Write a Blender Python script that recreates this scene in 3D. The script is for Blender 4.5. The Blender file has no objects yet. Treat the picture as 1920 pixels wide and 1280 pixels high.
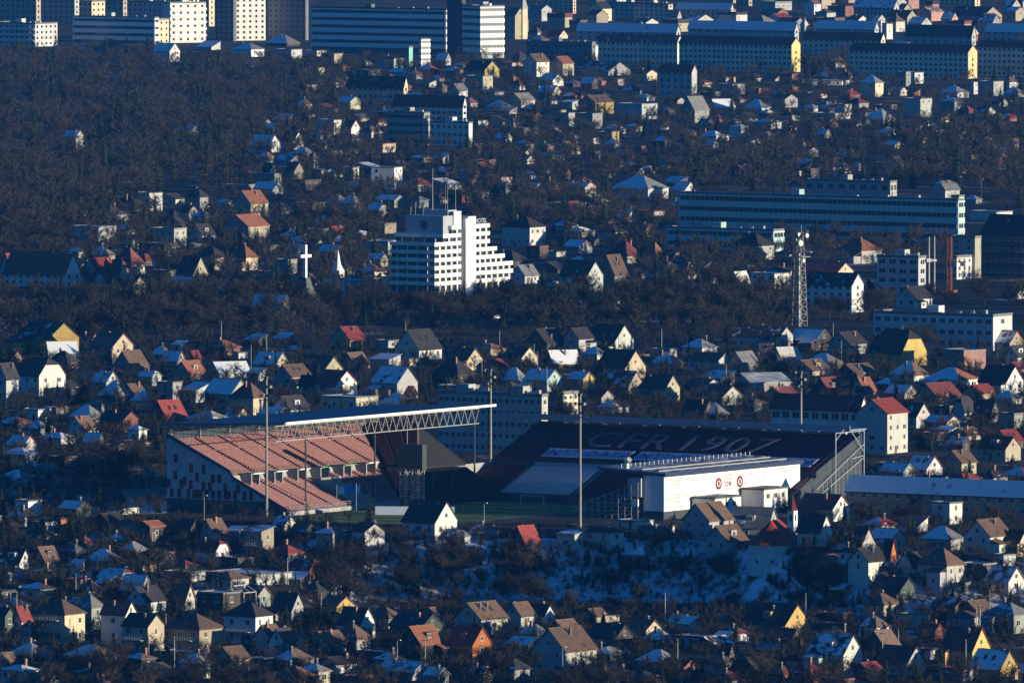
# Winter city on a low-sun afternoon seen with a long lens: stadium, tower hotel, houses, woods.
import bpy, math, random
import numpy as np
from mathutils import Vector, Matrix

R = math.radians
rnd = random.Random(11)
sc = bpy.context.scene
COL = sc.collection

# ------------------------------------------------------------------ camera numbers and terrain
F = 24280.0            # focal length in pixels of the 1920 px wide photograph
CAM_Z = 220.0
PITCH = R(3.02)
CP, SP = math.cos(PITCH), math.sin(PITCH)


def sstep(a, b, x):
    t = min(1.0, max(0.0, (x - a) / (b - a)))
    return t * t * (3 - 2 * t)


def bank_line(x):
    """distance at which the snowy bank below the stadium has half its height, and its half width"""
    y0 = 3222.0 - 62.0 * sstep(45, 90, x)
    hw = 17.0 + 120.0 * sstep(-35, -75, x) + 10.0 * sstep(60, 110, x)
    return y0 - 30.0 * sstep(-35, -75, x), hw


def zt(x, y):
    y0, hw = bank_line(x)
    z = -14.0 * (1.0 - sstep(y0 - hw, y0 + hw, y))
    if y < 3300:
        z += 0.5 * math.sin(x * 0.11 + y * 0.05) * math.sin(y * 0.07) * sstep(3300, 3250, y)
    return z


def ray(px, py):
    a, b = (px - 960.0) / F, (640.0 - py) / F
    return a, CP + b * SP, -SP + b * CP


def gp(px, py):
    """point of the terrain seen at pixel (px, py) and the metres one pixel covers there"""
    dx, dy, dz = ray(px, py)
    t = -CAM_Z / dz
    if t * dy > 3420:
        pass
    else:
        t = 2500.0
        while True:
            if CAM_Z + dz * t <= zt(dx * t, dy * t):
                break
            t += 4.0
        lo, hi = t - 4.0, t
        for _ in range(14):
            t = 0.5 * (lo + hi)
            if CAM_Z + dz * t <= zt(dx * t, dy * t):
                hi = t
            else:
                lo = t
    return Vector((dx * t, dy * t, zt(dx * t, dy * t))), t / F


def to_px(p):
    """pixel of a world point (used only to write labels and to keep trees off the roofs)"""
    x, y, z = p[0], p[1], p[2] - CAM_Z
    d = y * CP - z * SP
    return 960 + F * x / d, 640 - F * (y * SP + z * CP) / d


# ------------------------------------------------------------------ materials
MATS = {}


def _base(name, rough=0.8):
    m = bpy.data.materials.new(name)
    m.use_nodes = True
    nt = m.node_tree
    b = nt.nodes['Principled BSDF']
    b.inputs['Roughness'].default_value = rough
    b.inputs['Specular IOR Level'].default_value = 0.25
    return m, nt, b


def N(nt, t, **kw):
    n = nt.nodes.new(t)
    for k, v in kw.items():
        setattr(n, k, v)
    return n


def noise(nt, scale, detail=3.0, rough=0.6, vec=None):
    n = N(nt, 'ShaderNodeTexNoise')
    n.inputs['Scale'].default_value = scale
    n.inputs['Detail'].default_value = detail
    n.inputs['Roughness'].default_value = rough
    if vec is not None:
        nt.links.new(vec, n.inputs['Vector'])
    return n


def ramp(nt, fac, stops):
    r = N(nt, 'ShaderNodeValToRGB')
    e = r.color_ramp.elements
    while len(e) < len(stops):
        e.new(0.5)
    for i, (p, c) in enumerate(stops):
        e[i].position = p
        e[i].color = (*c, 1) if len(c) == 3 else c
    nt.links.new(fac, r.inputs[0])
    return r


def mixc(nt, a, b, fac, mode='MIX'):
    n = N(nt, 'ShaderNodeMix', data_type='RGBA', blend_type=mode)
    for sock, v in ((n.inputs[0], fac), (n.inputs[6], a), (n.inputs[7], b)):
        if hasattr(v, 'is_linked'):
            nt.links.new(v, sock)
        else:
            sock.default_value = v if not isinstance(v, tuple) else ((*v, 1) if len(v) == 3 else v)
    return n.outputs[2]


def mathn(nt, op, a, b=None, clamp=False):
    n = N(nt, 'ShaderNodeMath', operation=op, use_clamp=clamp)
    for i, v in enumerate((a, b)):
        if v is None:
            continue
        if hasattr(v, 'is_linked'):
            nt.links.new(v, n.inputs[i])
        else:
            n.inputs[i].default_value = v
    return n.outputs[0]


def m_plain(name, col, rough=0.7, metal=0.0, var=0.18, scale=0.35):
    m, nt, b = _base(name, rough)
    g = N(nt, 'ShaderNodeNewGeometry')
    n = noise(nt, scale, 4, 0.65, g.outputs['Position'])
    r = ramp(nt, n.outputs['Fac'], [(0.25, tuple(max(0, c * (1 - var)) for c in col)), (0.75, tuple(min(1, c * (1 + var)) for c in col))])
    nt.links.new(r.outputs[0], b.inputs['Base Color'])
    b.inputs['Metallic'].default_value = metal
    MATS[name] = m
    return m


def m_wall():
    """plaster in the object's own colour, with rain streaks and patches"""
    m, nt, b = _base('plaster', 0.9)
    oi = N(nt, 'ShaderNodeObjectInfo')
    g = N(nt, 'ShaderNodeNewGeometry')
    n1 = noise(nt, 0.25, 4, 0.6, g.outputs['Position'])
    mp = N(nt, 'ShaderNodeMapping')
    mp.inputs['Scale'].default_value = (1.6, 1.6, 0.12)
    nt.links.new(g.outputs['Position'], mp.inputs[0])
    n2 = noise(nt, 1.0, 3, 0.6, mp.outputs[0])
    r1 = ramp(nt, n1.outputs['Fac'], [(0.3, (0.80, 0.79, 0.77)), (0.6, (1, 1, 1))])
    r2 = ramp(nt, n2.outputs['Fac'], [(0.28, (0.80, 0.79, 0.76)), (0.55, (1, 1, 1))])
    c = mixc(nt, oi.outputs['Color'], r1.outputs[0], 1.0, 'MULTIPLY')
    c = mixc(nt, c, r2.outputs[0], 0.8, 'MULTIPLY')
    nt.links.new(c, b.inputs['Base Color'])
    MATS['wall'] = m


def m_roof():
    """tiles or sheet in the object's own colour; snow lies where the object's 'snow' value and a noise allow,
    and has melted from slopes turned to the sun side (+X)"""
    m, nt, b = _base('roofing', 0.75)
    oi = N(nt, 'ShaderNodeObjectInfo')
    g = N(nt, 'ShaderNodeNewGeometry')
    at = N(nt, 'ShaderNodeAttribute', attribute_type='OBJECT', attribute_name='snow')
    n1 = noise(nt, 0.8, 4, 0.7, g.outputs['Position'])
    r1 = ramp(nt, n1.outputs['Fac'], [(0.3, (0.62, 0.62, 0.64)), (0.7, (1.15, 1.12, 1.08))])
    c = mixc(nt, oi.outputs['Color'], r1.outputs[0], 1.0, 'MULTIPLY')
    sep = N(nt, 'ShaderNodeSeparateXYZ')
    nt.links.new(g.outputs['Normal'], sep.inputs[0])
    n2 = noise(nt, 0.42, 5, 0.62, g.outputs['Position'])
    # threshold: noise < snow*1.1 - 0.1 - melt
    melt = mathn(nt, 'MULTIPLY', mathn(nt, 'SUBTRACT', sep.outputs[0], 0.12), 1.6)
    melt = mathn(nt, 'MAXIMUM', melt, 0.0)
    th = mathn(nt, 'SUBTRACT', mathn(nt, 'MULTIPLY', at.outputs['Fac'], 0.82), melt)
    d = mathn(nt, 'SUBTRACT', th, n2.outputs['Fac'])
    f = mathn(nt, 'MULTIPLY', mathn(nt, 'ADD', d, 0.05), 9.0, True)
    up = mathn(nt, 'MULTIPLY', mathn(nt, 'SUBTRACT', sep.outputs[2], 0.35), 8.0, True)
    f = mathn(nt, 'MULTIPLY', f, up)
    c = mixc(nt, c, (0.76, 0.77, 0.79), f)
    nt.links.new(c, b.inputs['Base Color'])
    MATS['roof'] = m


def m_ground():
    m, nt, b = _base('winter_ground', 0.95)
    g = N(nt, 'ShaderNodeNewGeometry')
    n1 = noise(nt, 0.055, 6, 0.65, g.outputs['Position'])
    r1 = ramp(nt, n1.outputs['Fac'], [(0.3, (0.012, 0.011, 0.010)), (0.5, (0.024, 0.021, 0.017)), (0.72, (0.040, 0.034, 0.026))])
    n2 = noise(nt, 0.035, 7, 0.72, g.outputs['Position'])
    sep = N(nt, 'ShaderNodeSeparateXYZ')
    nt.links.new(g.outputs['Normal'], sep.inputs[0])
    slope = mathn(nt, 'MULTIPLY', mathn(nt, 'MULTIPLY', sep.outputs[1], -1.0), 0.60)
    slope = mathn(nt, 'MAXIMUM', slope, 0.0)
    slope = mathn(nt, 'MINIMUM', slope, 0.20)
    d = mathn(nt, 'ADD', mathn(nt, 'SUBTRACT', n2.outputs['Fac'], 0.59), slope)
    f = mathn(nt, 'MULTIPLY', d, 12.0, True)
    c = mixc(nt, r1.outputs[0], (0.74, 0.75, 0.77), f)
    nt.links.new(c, b.inputs['Base Color'])
    MATS['ground'] = m


def m_tree(name, c0, c1):
    m, nt, b = _base(name, 0.9)
    oi = N(nt, 'ShaderNodeObjectInfo')
    g = N(nt, 'ShaderNodeNewGeometry')
    n = noise(nt, 0.10, 3, 0.6, g.outputs['Position'])
    v = mathn(nt, 'ADD', mathn(nt, 'MULTIPLY', oi.outputs['Random'], 0.45), mathn(nt, 'MULTIPLY', n.outputs['Fac'], 0.55))
    r = ramp(nt, v, [(0.22, c0), (0.72, c1)])
    nt.links.new(r.outputs[0], b.inputs['Base Color'])
    b.inputs['Specular IOR Level'].default_value = 0.1
    MATS[name] = m


m_wall(); m_roof(); m_ground()
m_tree('bare_twigs', (0.008, 0.009, 0.010), (0.056, 0.047, 0.037))
m_tree('scrub_twigs', (0.008, 0.009, 0.009), (0.050, 0.042, 0.034))
m_tree('bark', (0.03, 0.025, 0.02), (0.085, 0.07, 0.055))
m_tree('needles', (0.010, 0.018, 0.012), (0.030, 0.042, 0.022))
m_plain('glass', (0.025, 0.03, 0.038), 0.18, 0.0, 0.3, 0.6)
m_plain('window_frame', (0.55, 0.53, 0.5), 0.6)
m_plain('door_wood', (0.10, 0.055, 0.035), 0.6)
m_plain('chimney_brick', (0.30, 0.15, 0.10), 0.9, 0, 0.3, 1.5)
m_plain('concrete', (0.33, 0.32, 0.30), 0.9, 0, 0.2, 0.5)
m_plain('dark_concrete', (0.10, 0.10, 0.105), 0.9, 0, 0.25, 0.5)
m_plain('white_paint', (0.80, 0.79, 0.75), 0.6, 0, 0.06, 0.3)
m_plain('grey_paint', (0.36, 0.38, 0.41), 0.6, 0, 0.1, 0.4)
m_plain('dark_metal', (0.06, 0.065, 0.075), 0.45, 0.3)
m_plain('steel', (0.40, 0.40, 0.39), 0.45, 0.4, 0.1)
m_plain('mast_grey', (0.24, 0.23, 0.21), 0.6, 0.2, 0.25, 1.0)
m_plain('rust_steel', (0.30, 0.10, 0.06), 0.6, 0.2)
m_plain('navy_sheet', (0.035, 0.05, 0.10), 0.5, 0.1)
m_plain('roof_sheet', (0.26, 0.31, 0.37), 0.45, 0.2, 0.12, 0.2)
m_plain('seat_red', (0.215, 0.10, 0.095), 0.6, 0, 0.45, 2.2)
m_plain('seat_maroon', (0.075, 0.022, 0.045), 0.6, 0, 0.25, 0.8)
m_plain('seat_grey', (0.60, 0.63, 0.66), 0.6, 0, 0.2, 0.8)
m_plain('seat_letters', (0.20, 0.15, 0.17), 0.6, 0, 0.15, 0.8)
m_plain('panel_red', (0.15, 0.015, 0.02), 0.6)
m_plain('banner_white', (0.40, 0.46, 0.58), 0.7, 0, 0.08)
m_plain('banner_blue', (0.02, 0.05, 0.22), 0.6, 0, 0.08)
m_plain('bright_blue', (0.05, 0.22, 0.62), 0.6, 0, 0.06)
m_plain('crest_maroon', (0.16, 0.02, 0.03), 0.6)
m_plain('sign_red', (0.50, 0.05, 0.04), 0.6)
m_plain('green_paint', (0.10, 0.42, 0.12), 0.6)
m_plain('teal_panel', (0.42, 0.56, 0.53), 0.5, 0, 0.12, 0.3)
m_plain('dark_facade', (0.055, 0.062, 0.07), 0.5, 0, 0.25, 0.3)
m_plain('yellow_net', (0.62, 0.50, 0.05), 0.7)
m_plain('car_white', (0.72, 0.73, 0.74), 0.3)
m_plain('car_grey', (0.16, 0.17, 0.19), 0.3)
m_plain('rubber_and_shade', (0.02, 0.02, 0.02), 0.9)
m_plain('asphalt', (0.05, 0.05, 0.052), 0.9)
m_plain('snow_ground', (0.66, 0.68, 0.71), 0.9, 0, 0.14, 0.6)
m_plain('lamp_glass', (0.6, 0.6, 0.58), 0.2)


def m_pitch():
    m, nt, b = _base('pitch_grass', 0.95)
    g = N(nt, 'ShaderNodeTexCoord')
    sep = N(nt, 'ShaderNodeSeparateXYZ')
    nt.links.new(g.outputs['Object'], sep.inputs[0])
    s = mathn(nt, 'SINE', mathn(nt, 'MULTIPLY', sep.outputs[1], math.pi / 5.5))
    f = mathn(nt, 'MULTIPLY', mathn(nt, 'ADD', s, 0.0), 8.0, True)
    n = noise(nt, 0.6, 4, 0.6, g.outputs['Object'])
    c = mixc(nt, (0.08, 0.15, 0.030), (0.17, 0.26, 0.05), f)
    c = mixc(nt, c, ramp(nt, n.outputs['Fac'], [(0.3, (0.75, 0.75, 0.7)), (0.7, (1.1, 1.1, 1.1))]).outputs[0], 1.0, 'MULTIPLY')
    nt.links.new(c, b.inputs['Base Color'])
    MATS['pitch'] = m


m_pitch()

# ------------------------------------------------------------------ mesh helpers


class MB:
    """collects faces and builds ONE mesh"""

    def __init__(s):
        s.v, s.f, s.mi = [], [], []

    def poly(s, pts, mi=0):
        k = len(s.v)
        s.v += [tuple(p) for p in pts]
        s.f.append(tuple(range(k, k + len(pts))))
        s.mi.append(mi)

    def hexa(s, p, mi=0):
        """eight corners: bottom ring 0-3 counter-clockwise, top ring 4-7"""
        k = len(s.v)
        s.v += [tuple(q) for q in p]
        for f in ((3, 2, 1, 0), (4, 5, 6, 7), (0, 1, 5, 4), (1, 2, 6, 5), (2, 3, 7, 6), (3, 0, 4, 7)):
            s.f.append(tuple(k + i for i in f))
            s.mi.append(mi)

    def box(s, x0, x1, y0, y1, z0, z1, mi=0):
        s.hexa([(x0, y0, z0), (x1, y0, z0), (x1, y1, z0), (x0, y1, z0), (x0, y0, z1), (x1, y0, z1), (x1, y1, z1), (x0, y1, z1)], mi)

    def prism(s, prof, axis, a, b, mi=0):
        """profile of (p, z) points extruded along axis 'x' or 'y' from a to b"""
        k, n = len(s.v), len(prof)
        for c in (a, b):
            for p, z in prof:
                s.v.append((c, p, z) if axis == 'x' else (p, c, z))
        fl = (axis == 'y')
        e0, e1 = tuple(range(k, k + n)), tuple(range(k + n, k + 2 * n))
        s.f.append(e0 if fl else e0[::-1]); s.mi.append(mi)
        s.f.append(e1[::-1] if fl else e1); s.mi.append(mi)
        for i in range(n):
            j = (i + 1) % n
            q = (k + i, k + j, k + n + j, k + n + i)
            s.f.append(q[::-1] if fl else q); s.mi.append(mi)

    def bar(s, a, b, r, mi=0, n=4, r2=None):
        """a straight bar between two points"""
        a, b = Vector(a), Vector(b)
        d = (b - a)
        if d.length < 1e-6:
            return
        d.normalize()
        up = Vector((0, 0, 1)) if abs(d.z) < 0.9 else Vector((1, 0, 0))
        x = d.cross(up).normalized()
        y = d.cross(x)
        r2 = r if r2 is None else r2
        k = len(s.v)
        for p, q in ((a, r), (b, r2)):
            for i in range(n):
                t = 2 * math.pi * (i + 0.5) / n
                s.v.append(tuple(p + x * (q * math.cos(t)) + y * (q * math.sin(t))))
        for i in range(n):
            j = (i + 1) % n
            s.f.append((k + j, k + i, k + n + i, k + n + j)); s.mi.append(mi)
        s.f.append(tuple(range(k, k + n))); s.mi.append(mi)
        s.f.append(tuple(range(k + 2 * n - 1, k + n - 1, -1))); s.mi.append(mi)

    def mesh(s, name, mats):
        me = bpy.data.meshes.new(name)
        me.from_pydata(s.v, [], s.f)
        for m in mats:
            me.materials.append(MATS[m])
        if len(mats) > 1:
            me.polygons.foreach_set('material_index', s.mi)
        me.update()
        return me


def link(name, me, parent=None, loc=(0, 0, 0), rot=(0, 0, 0), scale=(1, 1, 1), color=None, snow=None):
    o = bpy.data.objects.new(name, me)
    COL.objects.link(o)
    o.location, o.rotation_euler, o.scale = loc, rot, scale
    if parent is not None:
        o.parent = parent
    if color is not None:
        o.color = (*color, 1)
    if snow is not None:
        o['snow'] = float(snow)
    return o


def part(name, mb, mats, parent, **kw):
    if isinstance(mats, str):
        mats = [mats]
    return link(name, mb.mesh(name, mats), parent, **kw)


def thing(name, label, cat, loc=(0, 0, 0), rz=0.0, group=None):
    o = bpy.data.objects.new(name, None)
    COL.objects.link(o)
    o.empty_display_size = 1.0
    o.location = loc
    o.rotation_euler = (0, 0, rz)
    o['label'], o['category'] = label, cat
    if group:
        o['group'] = group
    return o


def tag(o, label, cat, group=None):
    o['label'], o['category'] = label, cat
    if group:
        o['group'] = group
    return o


# unit meshes shared by many copies
def _window_mesh():
    b = MB()                        # faces -Y, 1 m wide and 1 m high, centred
    b.box(-0.5, 0.5, -0.035, 0.06, -0.5, 0.5, 1)
    b.poly([(-0.43, -0.04, -0.43), (-0.03, -0.04, -0.43), (-0.03, -0.04, 0.43), (-0.43, -0.04, 0.43)], 0)
    b.poly([(0.03, -0.04, -0.43), (0.43, -0.04, -0.43), (0.43, -0.04, 0.43), (0.03, -0.04, 0.43)], 0)
    b.box(-0.56, 0.56, -0.13, 0.0, -0.56, -0.5, 1)
    return b.mesh('window', ['glass', 'window_frame'])


def _pane_mesh():
    b = MB()
    b.box(-0.5, 0.5, -0.05, 0.05, -0.5, 0.5, 1)
    b.poly([(-0.46, -0.055, -0.46), (0.46, -0.055, -0.46), (0.46, -0.055, 0.46), (-0.46, -0.055, 0.46)], 0)
    return b.mesh('window', ['glass', 'dark_metal'])


def _door_mesh():
    b = MB()
    b.box(-0.5, 0.5, -0.06, 0.05, 0, 2.1, 0)
    b.box(-0.58, -0.5, -0.08, 0.05, 0, 2.2, 1)
    b.box(0.5, 0.58, -0.08, 0.05, 0, 2.2, 1)
    b.box(-0.5, 0.5, -0.08, 0.05, 2.1, 2.2, 1)
    return b.mesh('door', ['door_wood', 'window_frame'])


def _chimney_mesh(m0='chimney_brick'):
    b = MB()
    b.box(-0.35, 0.35, -0.3, 0.3, -1.2, 1.5, 0)
    b.box(-0.43, 0.43, -0.38, 0.38, 1.5, 1.64, 1)
    b.box(-0.2, 0.2, -0.16, 0.16, 1.64, 1.9, 0)
    return b.mesh('chimney', [m0, 'concrete'])


WIN, PANE, DOOR, CHIM = _window_mesh(), _pane_mesh(), _door_mesh(), _chimney_mesh()

CHIM2 = _chimney_mesh('dark_concrete')
# ------------------------------------------------------------------ houses
WALLC = {'W': (0.74, 0.73, 0.70), 'C': (0.68, 0.58, 0.42), 'G': (0.47, 0.47, 0.46), 'Y': (0.60, 0.42, 0.14), 'B': (0.46, 0.39, 0.30),
         'O': (0.66, 0.22, 0.07), 'K': (0.10, 0.085, 0.075), 'P': (0.62, 0.34, 0.28), 'N': (0.10, 0.125, 0.105), 'T': (0.40, 0.54, 0.54), 'R': (0.30, 0.12, 0.09)}
WALLN = {'W': 'white', 'C': 'cream', 'G': 'grey', 'Y': 'yellow', 'B': 'beige', 'O': 'orange', 'K': 'dark brown', 'P': 'pink',
         'N': 'dark green', 'T': 'pale teal', 'R': 'brick red'}
ROOFC = {'b': (0.150, 0.095, 0.070), 'r': (0.23, 0.045, 0.038), 'o': (0.26, 0.10, 0.06), 'k': (0.045, 0.040, 0.043), 'g': (0.19, 0.19, 0.19),
         'w': (0.62, 0.60, 0.56), 'm': (0.20, 0.055, 0.05)}
ROOFN = {'b': 'brown', 'r': 'red', 'o': 'orange', 'k': 'black', 'g': 'grey', 'w': 'pale', 'm': 'dark red'}
TYPEN = {'g': 'gable roof', 'h': 'hipped roof', 'f': 'flat roof', 's': 'sloping roof', 'm': 'half-hipped roof'}
HOUSES = []       # (root, px, py, dict) for the labels
FOOT = []         # (x, y, radius, px0, px1, pytop, pybase) keeps trees off


def slab_between(mb, a0, a1, b1, b0, t, mi=0):
    """a roof plane: four corners (bottom side) thickened upwards by t"""
    up = Vector((0, 0, t))
    P = [Vector(p) for p in (a0, a1, b1, b0)]
    mb.hexa([tuple(p) for p in P] + [tuple(p + up) for p in P], mi)


def roof_and_wall(kind, L, W, h, rh):
    """meshes of walls and roof; the ridge runs along local x"""
    w, r = MB(), MB()
    a, b = L / 2, W / 2
    ov, og, t = 0.45, 0.35, 0.2
    if kind in ('g', 'm'):
        w.prism([(-b, -2.0), (b, -2.0), (b, h), (0, h + rh), (-b, h)], 'x', -a, a)
        if kind == 'm':
            # half-hipped: mansard profile and cut gable tips
            k, zk = b * 0.55, h + rh * 0.62
            w = MB()
            w.prism([(-b, -2.0), (b, -2.0), (b, h), (k, zk), (-k, zk), (-b, h)], 'x', -a, a)
            e = a + og
            c = max(0.3, a - k * 0.7)
            r.hexa([(-e, -b - ov, h - 0.4), (e, -b - ov, h - 0.4), (e, -k, zk), (-e, -k, zk), (-e, -b - ov, h - 0.15), (e, -b - ov, h - 0.15), (e, -k, zk + 0.25), (-e, -k, zk + 0.25)])
            r.hexa([(-e, k, zk), (e, k, zk), (e, b + ov, h - 0.4), (-e, b + ov, h - 0.4), (-e, k, zk + 0.25), (e, k, zk + 0.25), (e, b + ov, h - 0.15), (-e, b + ov, h - 0.15)])
            z0, z1 = zk + 0.25, h + rh + 0.2
            A, B_, C, D = (-e, -k, z0), (e, -k, z0), (e, k, z0), (-e, k, z0)
            E, G = (-c, 0, z1), (c, 0, z1)
            r.poly([A, B_, G, E]); r.poly([C, D, E, G]); r.poly([B_, C, G]); r.poly([D, A, E]); r.poly([D, C, B_, A])
        else:
            s = rh / b
            e = a + og
            zl = h - ov * s
            r.hexa([(-e, -b - ov, zl + 0.02), (e, -b - ov, zl + 0.02), (e, 0, h + rh + 0.02), (-e, 0, h + rh + 0.02),
                    (-e, -b - ov, zl + t), (e, -b - ov, zl + t), (e, 0, h + rh + t + 0.02), (-e, 0, h + rh + t + 0.02)])
            r.hexa([(-e, 0, h + rh + 0.02), (e, 0, h + rh + 0.02), (e, b + ov, zl + 0.02), (-e, b + ov, zl + 0.02),
                    (-e, 0, h + rh + t + 0.02), (e, 0, h + rh + t + 0.02), (e, b + ov, zl + t), (-e, b + ov, zl + t)])
            r.bar((-e, 0, h + rh + t), (e, 0, h + rh + t), 0.12)
    elif kind == 'h':
        w.box(-a, a, -b, b, -2.0, h)
        A, B_ = a + ov, b + ov
        c = max(0.25, a - b) if a >= b else 0.25
        z0, z1 = h + 0.02, h + rh
        lo = [(-A, -B_, z0 - 0.12), (A, -B_, z0 - 0.12), (A, B_, z0 - 0.12), (-A, B_, z0 - 0.12)]
        hi = [(-A, -B_, z0 + 0.08), (A, -B_, z0 + 0.08), (A, B_, z0 + 0.08), (-A, B_, z0 + 0.08)]
        E, G = (-c, 0, z1), (c, 0, z1)
        r.poly(lo[::-1])
        for i in range(4):
            j = (i + 1) % 4
            r.poly([lo[i], lo[j], hi[j], hi[i]])
        r.poly([hi[0], hi[1], G, E]); r.poly([hi[1], hi[2], G]); r.poly([hi[2], hi[3], E, G]); r.poly([hi[3], hi[0], E])
    elif kind == 'f':
        w.box(-a, a, -b, b, -2.0, h)
        r.box(-a - 0.12, a + 0.12, -b - 0.12, b + 0.12, h + 0.003, h + 0.18)
        for q in ((-a - 0.15, a + 0.15, -b - 0.15, -b + 0.15), (-a - 0.15, a + 0.15, b - 0.15, b + 0.15),
                  (-a - 0.15, -a + 0.15, -b + 0.15, b - 0.15), (a - 0.15, a + 0.15, -b + 0.15, b - 0.15)):
            r.box(*q, h + 0.18, h + 0.18 + max(0.25, rh * 0.6))
    elif kind == 's':
        # one slope: high at the back (+y), low at the front
        w.prism([(-b, -2.0), (b, -2.0), (b, h + rh), (-b, h)], 'x', -a, a)
        s = rh / W
        r.hexa([(-a - og, -b - ov, h - ov * s + 0.02), (a + og, -b - ov, h - ov * s + 0.02), (a + og, b + ov, h + rh + ov * s + 0.02), (-a - og, b + ov, h + rh + ov * s + 0.02),
                (-a - og, -b - ov, h - ov * s + 0.22), (a + og, -b - ov, h - ov * s + 0.22), (a + og, b + ov, h + rh + ov * s + 0.22), (-a - og, b + ov, h + rh + ov * s + 0.22)])
    return w, r


FACES = ((0, -1), (1, 0), (0, 1), (-1, 0))


def face_windows(root, L, W, h, rz, rng, fh=2.9, ww=1.1, wh=1.35, step=3.1, keep=0.85, mesh=None, skip=(), z0=0.0, name='window', cap=10 ** 6):
    """windows, each its own part, on the faces turned towards the camera side"""
    n_made = 0
    nf = max(1, int(h / fh + 0.35))
    fhh = h / nf
    for nx, ny in FACES:
        wx = math.cos(rz) * nx - math.sin(rz) * ny
        wy = math.sin(rz) * nx + math.cos(rz) * ny
        if wy > 0.12 or (nx, ny) in skip:
            continue
        fw = W if nx else L
        n = max(1, int((fw - 0.8) / step))
        rot = math.atan2(ny, nx) + math.pi / 2
        off = (L if nx else W) / 2
        for i in range(nf):
            for j in range(n):
                if rng.random() > keep or n_made >= cap:
                    continue
                s = (j + 0.5) / n * fw - fw / 2
                c = Vector((nx * off, ny * off, 0)) + Vector((-ny * s, nx * s, 0))
                z = z0 + i * fhh + fhh * 0.56
                q = rng.choice((1.0, 1.0, 1.0, 1.5, 0.7))
                link(name, mesh or WIN, root, (c.x, c.y, z), (0, 0, rot), (min(ww * q, fw / n * 0.8), 1, min(wh, fhh * 0.62)))
                n_made += 1
    return n_made


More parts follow.
